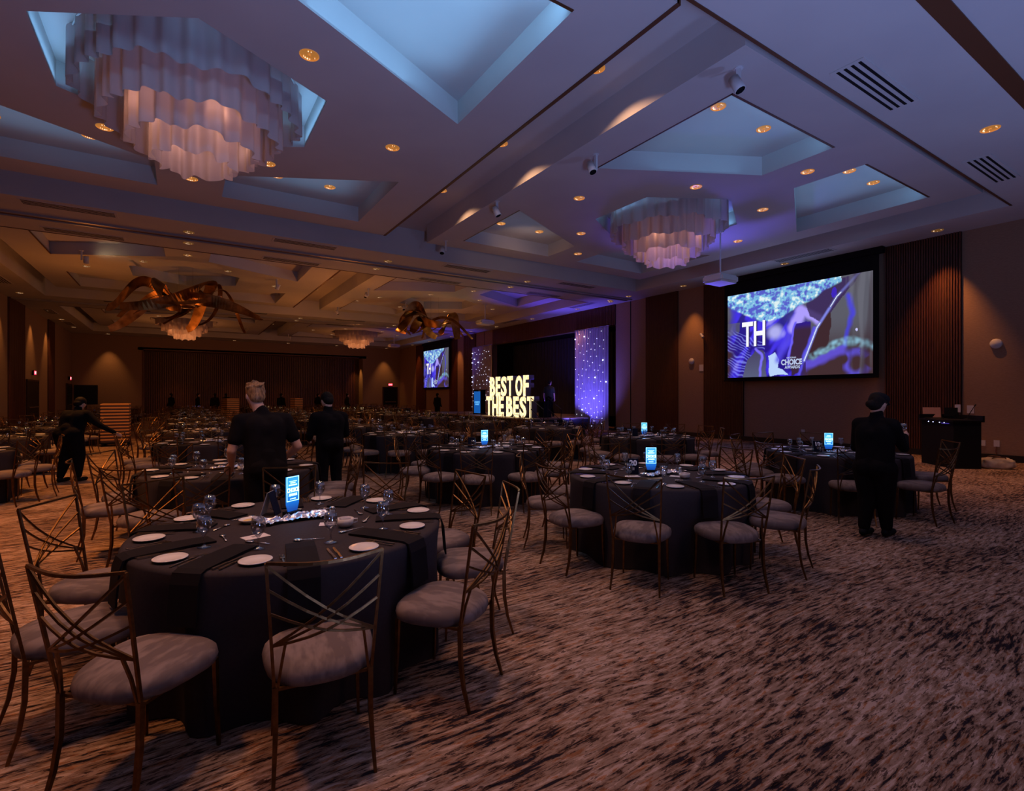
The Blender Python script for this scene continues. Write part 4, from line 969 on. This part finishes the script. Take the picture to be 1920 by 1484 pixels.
def plate_mb(n=22):
    m = MB(); m.lathe([(.0, .002), (.045, .002), (.078, .012), (.080, .015), (.077, .017), (.048, .009), (.0, .008)], n); return m
def goblet_mb(n=14):
    m = MB(); m.lathe([(.0, .001), (.034, .001), (.034, .004), (.010, .009), (.005, .018), (.0045, .06), (.012, .072), (.030, .092), (.038, .118), (.037, .145), (.032, .172), (.0305, .172), (.035, .145), (.036, .118), (.028, .095), (.008, .078), (.0, .077)], n); return m
def napkin_mb():
    m = MB(); x0, x1 = -.075, .075; pts = [(.50, .012), (.62, .016), (.78, .014), (.90, .012), (.935, .000), (.952, -.05), (.962, -.16), (.968, -.24)]
    vs = []
    for (r, z) in pts:
        vs += [(x0, r, z), (x1, r, z)]
    for (r, z) in pts:
        k = -.010 if r < .93 else 0; q = 0 if r < .93 else -.01
        vs += [(x0, r+q, z+k), (x1, r+q, z+k)]
    n = len(pts); fs = []
    for i in range(n-1):
        fs += [(2*i, 2*i+1, 2*i+3, 2*i+2), (2*n+2*i, 2*n+2*i+2, 2*n+2*i+3, 2*n+2*i+1), (2*i, 2*i+2, 2*n+2*i+2, 2*n+2*i), (2*i+1, 2*n+2*i+1, 2*n+2*i+3, 2*i+3)]
    fs += [(0, 2*n, 2*n+1, 1), (2*n-2, 2*n-1, 4*n-1, 4*n-2)]
    m.add(vs, fs); return m
def fork_mb():
    m = MB(); m.box(-.004, .004, -.10, .03, .002, .005); m.box(-.011, .011, .03, .05, .003, .006)
    for i in range(4): m.box(-.011+i*.0064, -.0085+i*.0064, .05, .095, .004, .007)
    m.add([(-.007, -.10, .002), (.007, -.10, .002), (.004, -.02, .005), (-.004, -.02, .005)], [(0, 1, 2, 3)]); return m
def knife_mb():
    m = MB(); m.box(-.006, .006, -.11, -.01, .002, .008); m.box(-.008, .006, -.01, .09, .003, .005); m.add([(-.008, .09, .004), (.006, .09, .004), (.004, .11, .004)], [(0, 1, 2)]); return m
def spoon_mb():
    m = MB(); m.box(-.004, .004, -.09, .03, .003, .006); ell(m, (0, .055, .006), (.017, .028, .006), 12); return m
PM, GOM, NAM, FKM, KNM, SPNM = (q.mesh(n, s) for q, n, s in ((plate_mb(), 'bread_plate', True), (goblet_mb(), 'water_goblet', True), (napkin_mb(), 'napkin', False), (fork_mb(), 'fork', False), (knife_mb(), 'knife', False), (spoon_mb(), 'spoon', True)))
for me, m_ in ((PM, M_CHINA), (GOM, M_GLASS), (NAM, M_NAP), (FKM, M_STEEL), (KNM, M_STEEL), (SPNM, M_STEEL)): me.materials.append(m_)
SIDE = ['nearest', 'near right', 'right front', 'right rear', 'far right', 'farthest', 'far left', 'left rear', 'left front', 'near left']

def sign_stand(x, y, rz, lab):
    t = thing('award_sign', lab, 'sign', (x, y, .762), rz, 'glowing blue award signs on the tables')
    m = MB(); m.box(-.055, .055, -.035, .035, 0, .035); obj('base', m, M_BLACK, t)
    m = MB(); m.prism([(-.048, -.004), (.048, -.004), (.048, .004), (-.048, .004)], .035, .075); 
    pl = [(-.040, .035), (.040, .035), (.056, .085), (.056, .275), (-.056, .275), (-.056, .085)]
    m = MB(); m.add([(a, -.004, b) for a, b in pl]+[(a, .004, b) for a, b in pl], [(0, 1, 2, 3, 4, 5), (11, 10, 9, 8, 7, 6)]+[(k, 6+k, 6+(k+1) % 6, (k+1) % 6) for k in range(6)])
    ap = obj('acrylic_panel', m, M_ACR, t)
    m = MB()
    for (a, b, c, d) in ((-.054, .054, .270, .274), (-.054, -.051, .105, .274), (.051, .054, .105, .274), (-.054, .054, .105, .109), (-.034, .034, .240, .244), (-.022, .022, .228, .234), (-.036, .036, .212, .221), (-.024, .024, .118, .124)): m.box(a, b, -.0062, -.0042, c, d)
    obj('etched_border', m, M_ACRT, ap)
    for (tx, z, s_, off) in (('CHOICE', .180, .040, .002), ('AWARDS', .148, .024, .001), ('2024', .122, .016, 0)):
        if tx == '2024': continue
        mt = textmesh(tx, s_, .001, off, sx=.72); mt.materials.append(M_ACRT); o = link('etched_lettering', mt, ap, (0, -.0055, z)); o.rotation_euler = (R(90), 0, 0)
    o = lamp('POINT', (x+.08*math.sin(rz), y-.08*math.cos(rz), .96), (.08, .4, 1), .35, None, .03)
def tent(x, y, rz, num, lab):
    t = thing('table_number', lab, 'table number', (x, y, .764), rz, 'tented table numbers')
    m = MB(); m.add([(-.055, -.05, 0), (.055, -.05, 0), (.055, -.002, .16), (-.055, -.002, .16), (-.055, -.047, 0), (.055, -.047, 0), (.055, .001, .16), (-.055, .001, .16)], [(0, 1, 2, 3), (7, 6, 5, 4), (0, 3, 7, 4), (1, 5, 6, 2), (0, 4, 5, 1), (3, 2, 6, 7)]); fc = obj('front_card', m, M_NAVY, t)
    m = MB(); m.add([(-.055, .052, 0), (.055, .052, 0), (.055, .004, .16), (-.055, .004, .16), (-.055, .055, 0), (.055, .055, 0), (.055, .0072, .16), (-.055, .0072, .16)], [(0, 1, 2, 3), (7, 6, 5, 4), (0, 3, 7, 4), (1, 5, 6, 2), (0, 4, 5, 1), (3, 2, 6, 7)]); obj('back_card', m, M_WHITE, t)
    an = math.atan2(.048, .16)
    if num:
        mt = textmesh(num, .078, .001, .0035); mt.materials.append(mat('card_white_ink', (.95, .95, .95), .6)); o = link('numeral', mt, fc, (0, -.018, .112)); o.rotation_euler = (R(90)-an, 0, 0); o.location.y = -.002-.048*(1-.112/.16)-.002
        m = MB(); m.box(-.012, .012, -.001, .001, -.014, .014, Matrix.Translation((0, -.002-.048*(1-.055/.16)-.001, .055)) @ Matrix.Rotation(-an, 4, 'X')); obj('emblem', m, M_GREY, fc)
def tulle_obj(x, y, rz, lab, seed):
    rnd = random.Random(seed); m = MB(); nu, nv = 60, 26; vs = []
    for i in range(nu+1):
        for j in range(nv+1):
            u = i/nu-.5; v = j/nv-.5; p = Vector((u*4+seed, v*3, seed)); pinch = .35+.65*abs(math.sin(3.1*u+.5))
            z = .012+.05*abs(mn.noise(p*1.6))*(1.1-abs(v)*1.6)+.022*abs(mn.noise(p*5))
            vs.append((u*.44+.02*mn.noise(p*2), v*.20*pinch+.06*math.sin(u*5), z))
    m.add(vs, [(i*(nv+1)+j, (i+1)*(nv+1)+j, (i+1)*(nv+1)+j+1, i*(nv+1)+j+1) for i in range(nu) for j in range(nv)])
    tag(obj('sequin_runner', m, M_TULLE, None, True, (x, y, .762), rz), lab, 'fabric', 'crumpled sequin fabric under the signs')
def small_set(cx, cy, name, rot, cup=True):
    ro = lambda dx, dy: (cx+dx*math.cos(rot)-dy*math.sin(rot), cy+dx*math.sin(rot)+dy*math.cos(rot))
    x, y = ro(-.27, .17)
    t = thing('butter_dish', 'shallow white dish of butter on %s' % name, 'dish', (x, y, .763)); m = MB(); m.lathe([(0, .003), (.04, .003), (.068, .026), (.065, .028), (.04, .010), (0, .010)], 20); obj('dish', m, M_CHINA, t, True)
    m = MB(); m.lathe([(.048, .014), (.03, .022), (0, .023)], 12); obj('butter', m, M_BUTTER, t)
    x, y = ro(.27, -.22)
    t = thing('sugar_bowl', 'white handled bowl of packets on %s' % name, 'bowl', (x, y, .763)); m = MB(); m.lathe([(0, .003), (.035, .003), (.050, .02), (.054, .055), (.050, .055), (.045, .02), (0, .012)], 20); bo = obj('bowl', m, M_CHINA, t, True)
    m = MB(); m.tube([(.05, 0, .045), (.078, 0, .043), (.078, 0, .022), (.05, 0, .018)], .005, 6); obj('handle', m, M_CHINA, bo, True)
    m = MB()
    for k in range(8): m.box(-.03, .03, -.03+k*.0075, -.027+k*.0075, .015, .06)
    obj('packet_stack', m, M_PAPER, t)
    x, y = ro(.24, .13)
    t = thing('salt_shaker', 'small glass salt shaker with steel cap on %s' % name, 'shaker', (x, y, .763)); m = MB(); m.lathe([(0, .001), (.019, .001), (.017, .045), (.0, .045)], 10); obj('salt', m, M_WHITE, t); m = MB(); m.lathe([(.018, .045), (.018, .06), (.010, .068), (0, .069)], 12); obj('cap', m, M_STEEL, t, True)
    for k, (dx, dy, rr) in enumerate(((-.24, -.22, .4), (.17, .22, .9), (.20, -.10, -.2))):
        x, y = ro(dx, dy); m = MB(); m.use(M_PAPER); m.box(-.07, .07, -.045, .045, 0, .0015); m.use(M_GREY); m.box(-.02, .03, -.01, .02, .0015, .0018)
        o = obj('menu_card', m, None, None, loc=(x, y, .7635), rz=rr+rot); tag(o, 'white printed card lying flat on %s, %s' % (name, ('front left', 'rear', 'front right')[k]), 'card', 'white cards on the tables')

TN = []
cols = [-3.2, .5, 4.2, 8.05, 11.8]; rowsY = [3.65+3.58*k for k in range(11)]
special = {(1, 0): (.63, 3.57), (2, 0): (4.25, 3.75), (3, 0): (8.15, 3.8), (2, 1): (4.12, 7.15), (1, 1): (.5, 6.75), (3, 1): (8.04, 7.35)}
ANG = {(1, 0): [-166, -131, -95, -58, -21, 10, 50, 83, 125, 157], (2, 0): [-145, -108, -70, -35, 2, 36, 70, 106, 142, 180], (3, 0): [-146, -100, -47, 2, 38, 74, 108, 142, 173],
       (1, 1): [-174, -132, -104, -34, -4, 50, 80, 113, 150], (2, 1): [-126, -155, -90, -60, -22, 15, 52, 88, 125, 165]}
RADD = {((1, 0), 50): 1.30, ((1, 0), -166): 1.10}
tabs = []
for ci, cx in enumerate(cols):
    for ri, cyy in enumerate(rowsY):
        if ci == 0 and ri < 2: continue
        if ci == 4 and ri not in (8, 9, 10): continue
        rnd = random.Random(ci*31+ri); x, y = special.get((ci, ri), (cx+rnd.uniform(-.12, .12), cyy+rnd.uniform(-.12, .12)))
        tabs.append((px(x, y, .7)[2], ci, ri, x, y))
tabs.sort()
cwords = ['left edge column', 'left column', 'centre column', 'right column', 'far right column']
def tname(ci, ri):
    return {(1, 0): 'the nearest table', (2, 0): 'table number twenty', (3, 0): 'table number ten', (2, 1): 'the lit-sign table behind table twenty', (3, 1): 'the lit-sign table behind table ten', (1, 1): 'the table behind the nearest one'}.get((ci, ri), '%s row table, %s' % (WORD[ri+1], cwords[ci]))
NIND = 30; NPARTS = 9; rest_ch = MB(); rest_pl = MB(); rest_go = MB(); rest_na = MB()
def xf(mb_dst, src, mats, M):
    mb_dst.add([M @ Vector(p) for p in src.v], src.f)
def visible(x, y, z, mg=50):
    u, v, d = px(x, y, z); return -mg < u < 1920+mg and d > .2
total_ch = 0
for ti, (d, ci, ri, tx, ty) in enumerate(tabs):
    nm = tname(ci, ri); rnd = random.Random(ti*7+1); ind = ti < NIND
    if not (visible(tx, ty, .7, 60+1300/d)): continue
    t = thing('banquet_table', 'round table under a charcoal floor length cloth, %s' % nm, 'table', (tx, ty, 0), rnd.uniform(0, 6.28), 'round banquet tables')
    link('tablecloth', CMS[ti % 4], t); link('tabletop', TOPM, t)
    angs = ANG.get((ci, ri))
    if angs is None:
        p0 = rnd.uniform(0, 36); angs = [p0+36*k+rnd.uniform(-4, 4) for k in range(10)]
    cv = math.degrees(math.atan2(-ty, -tx))
    used_clock = {}
    for a in angs:
        rr = RADD.get(((ci, ri), a), 1.12+rnd.uniform(0, .05)); x, y = tx+rr*math.cos(R(a)), ty+rr*math.sin(R(a)); rz = R(a)+R(90)+rnd.uniform(-.08, .08)
        rel = (a-cv) % 360; clock = int(round((6 - rel/30))) % 12 or 12
        while clock in used_clock: clock = clock % 12+1
        used_clock[clock] = 1
        word = '%s o\'clock' % (WORDN[clock])
        if visible(x, y, .5, 30+250/max(px(x, y, .5)[2], .3)):
            lab = 'gold lattice-back chair at the %s seat of %s' % (word, nm)
            grp = 'chairs at %s' % nm
            if ind:
                total_ch += 1
                if ti < NPARTS:
                    if not proto_used[0]: c = proto_chair; proto_used[0] = True
                    else: c = copy_tree(proto_chair)
                    c.location = (x, y, 0); c.rotation_euler = (0, 0, rz)
                else:
                    if ti == NPARTS and not MCM.materials: pass
                    c = link('banquet_chair', MCM, None, (x, y, 0), rz)
                tag(c, lab, 'chair', grp)
            else:
                M = Matrix.Translation((x, y, 0)) @ Matrix.Rotation(rz, 4, 'Z')
                for q in ('seat', 'backrest', 'seat_frame'): rest_ch.use(CP[q][1]); xf(rest_ch, CP[q][0], None, M)
                rest_ch.use(M_GOLD)
                for q in CP['leg'][0]: xf(rest_ch, q, None, M)
        # place setting
        th = lambda dd, r_: (tx+r_*math.cos(R(a+dd)), ty+r_*math.sin(R(a+dd)))
        pa = th(-18+rnd.uniform(-2, 2), .79+rnd.uniform(-.02, .02)); ga = th(14+rnd.uniform(-4, 4), .58+rnd.uniform(-.04, .04)); na = a+rnd.uniform(-3, 3)
        if not visible(pa[0], pa[1], .77, 20): continue
        if ind:
            tag(link('bread_plate', PM, None, (pa[0], pa[1], .762), rnd.uniform(0, 3)), 'small round white plate at the %s place of %s' % (word, nm), 'plate', 'white bread plates')
            tag(link('water_goblet', GOM, None, (ga[0], ga[1], .762), rnd.uniform(0, 3)), 'clear stemmed water goblet at the %s place of %s' % (word, nm), 'glass', 'water goblets')
            tag(link('napkin', NAM, None, (tx, ty, .762), R(na)-R(90)), 'folded black napkin over the edge, %s place of %s' % (word, nm), 'napkin', 'black napkins')
            if ti < 5:
                f = R(a)+R(90)
                fa = R(a)-R(90)+math.pi
                for k, (dd, r_, me, n2, w2) in enumerate(((-9.5, .79, FKM, 'fork', 'left'), (-7.3, .775, FKM, 'fork', 'right'), (7.5, .78, KNM, 'knife', 'left'), (9.8, .78, KNM, 'knife', 'right'), (3, .44, SPNM, 'spoon', ''))):
                    q = th(dd, r_); zz = .7645; tag(link(n2, me, None, (q[0], q[1], zz), (f if n2 != 'spoon' else f+1.4)+rnd.uniform(-.05, .05)), 'steel %s%s at the %s place of %s' % ((w2+' ') if w2 else '', n2, word, nm), n2, 'steel cutlery')
        else:
            xf(rest_pl, plate_lo, None, Matrix.Translation((pa[0], pa[1], .762))) if False else None
            rest_pl.use(M_CHINA); rest_pl.lathe([(.0, .004), (.05, .003), (.08, .014), (.05, .010), (0, .010)], 10, (pa[0], pa[1], .762))
            rest_go.use(M_GLASS); rest_go.lathe([(.03, .001), (.006, .01), (.005, .06), (.036, .11), (.032, .17)], 7, (ga[0], ga[1], .762))
            rest_na.use(M_NAP); q = napkin_mb(); xf(rest_na, q, None, Matrix.Translation((tx, ty, .762)) @ Matrix.Rotation(R(na)-R(90), 4, 'Z'))
    if ti < 11:
        small_set(tx, ty, nm, CA*-1+rnd.uniform(-.3, .3) if (ci, ri) != (1, 0) else -.1)
        if (ci, ri) in ((1, 0), (2, 0), (3, 0), (2, 1), (3, 1)):
            rs = {(1, 0): R(35), (2, 0): R(-35), (3, 0): R(-50), (2, 1): R(-10), (3, 1): R(-40)}[(ci, ri)]
            ox, oy = {(1, 0): (.02, .26)}.get((ci, ri), (.02, .10))
            sign_stand(tx+ox, ty+oy, rs, 'blue glowing acrylic award sign standing on %s' % nm)
            tx2, ty2 = {(1, 0): (tx-.10, ty+.38)}.get((ci, ri), (tx-.21*CC, ty+.21*CS+.06))
            tent(tx2, ty2, R(62) if (ci, ri) == (1, 0) else R(-40), {(2, 0): '20', (3, 0): '10'}.get((ci, ri)), 'folded table number card standing on %s' % nm)
        tulle_obj(tx+.0, ty+.12 if (ci, ri) == (1, 0) else ty-.04, R(-10), 'crumpled silver sequin fabric on %s' % nm, ti+1)
if not proto_used[0]: bpy.data.objects.remove(proto_chair)
for mb_, n_, lab, cat in ((rest_ch, 'banquet_chairs', 'gold lattice-back chairs around the farthest tables before the alcove', 'chairs'), (rest_pl, 'bread_plates', 'white plates on the farthest tables', 'plates'), (rest_go, 'water_goblets', 'clear goblets on the farthest tables', 'glasses'), (rest_na, 'napkins', 'black napkins on the farthest tables', 'napkins')):
    if mb_.v: tag(obj(n_, mb_, None), lab, cat, None, 'stuff')
# goblet in the hand of the person at the right
hx, hy = 6.62+.06*math.cos(R(-90))-.575*math.sin(R(-90)), 2.66+.06*math.sin(R(-90))+.575*math.cos(R(-90))
tag(link('water_goblet', GOM, None, (hx, hy, 1.095)), 'clear goblet held by the person in the black cap', 'glass')
print('chairs', total_ch, 'tables', len(tabs), 'objects', len(bpy.data.objects))
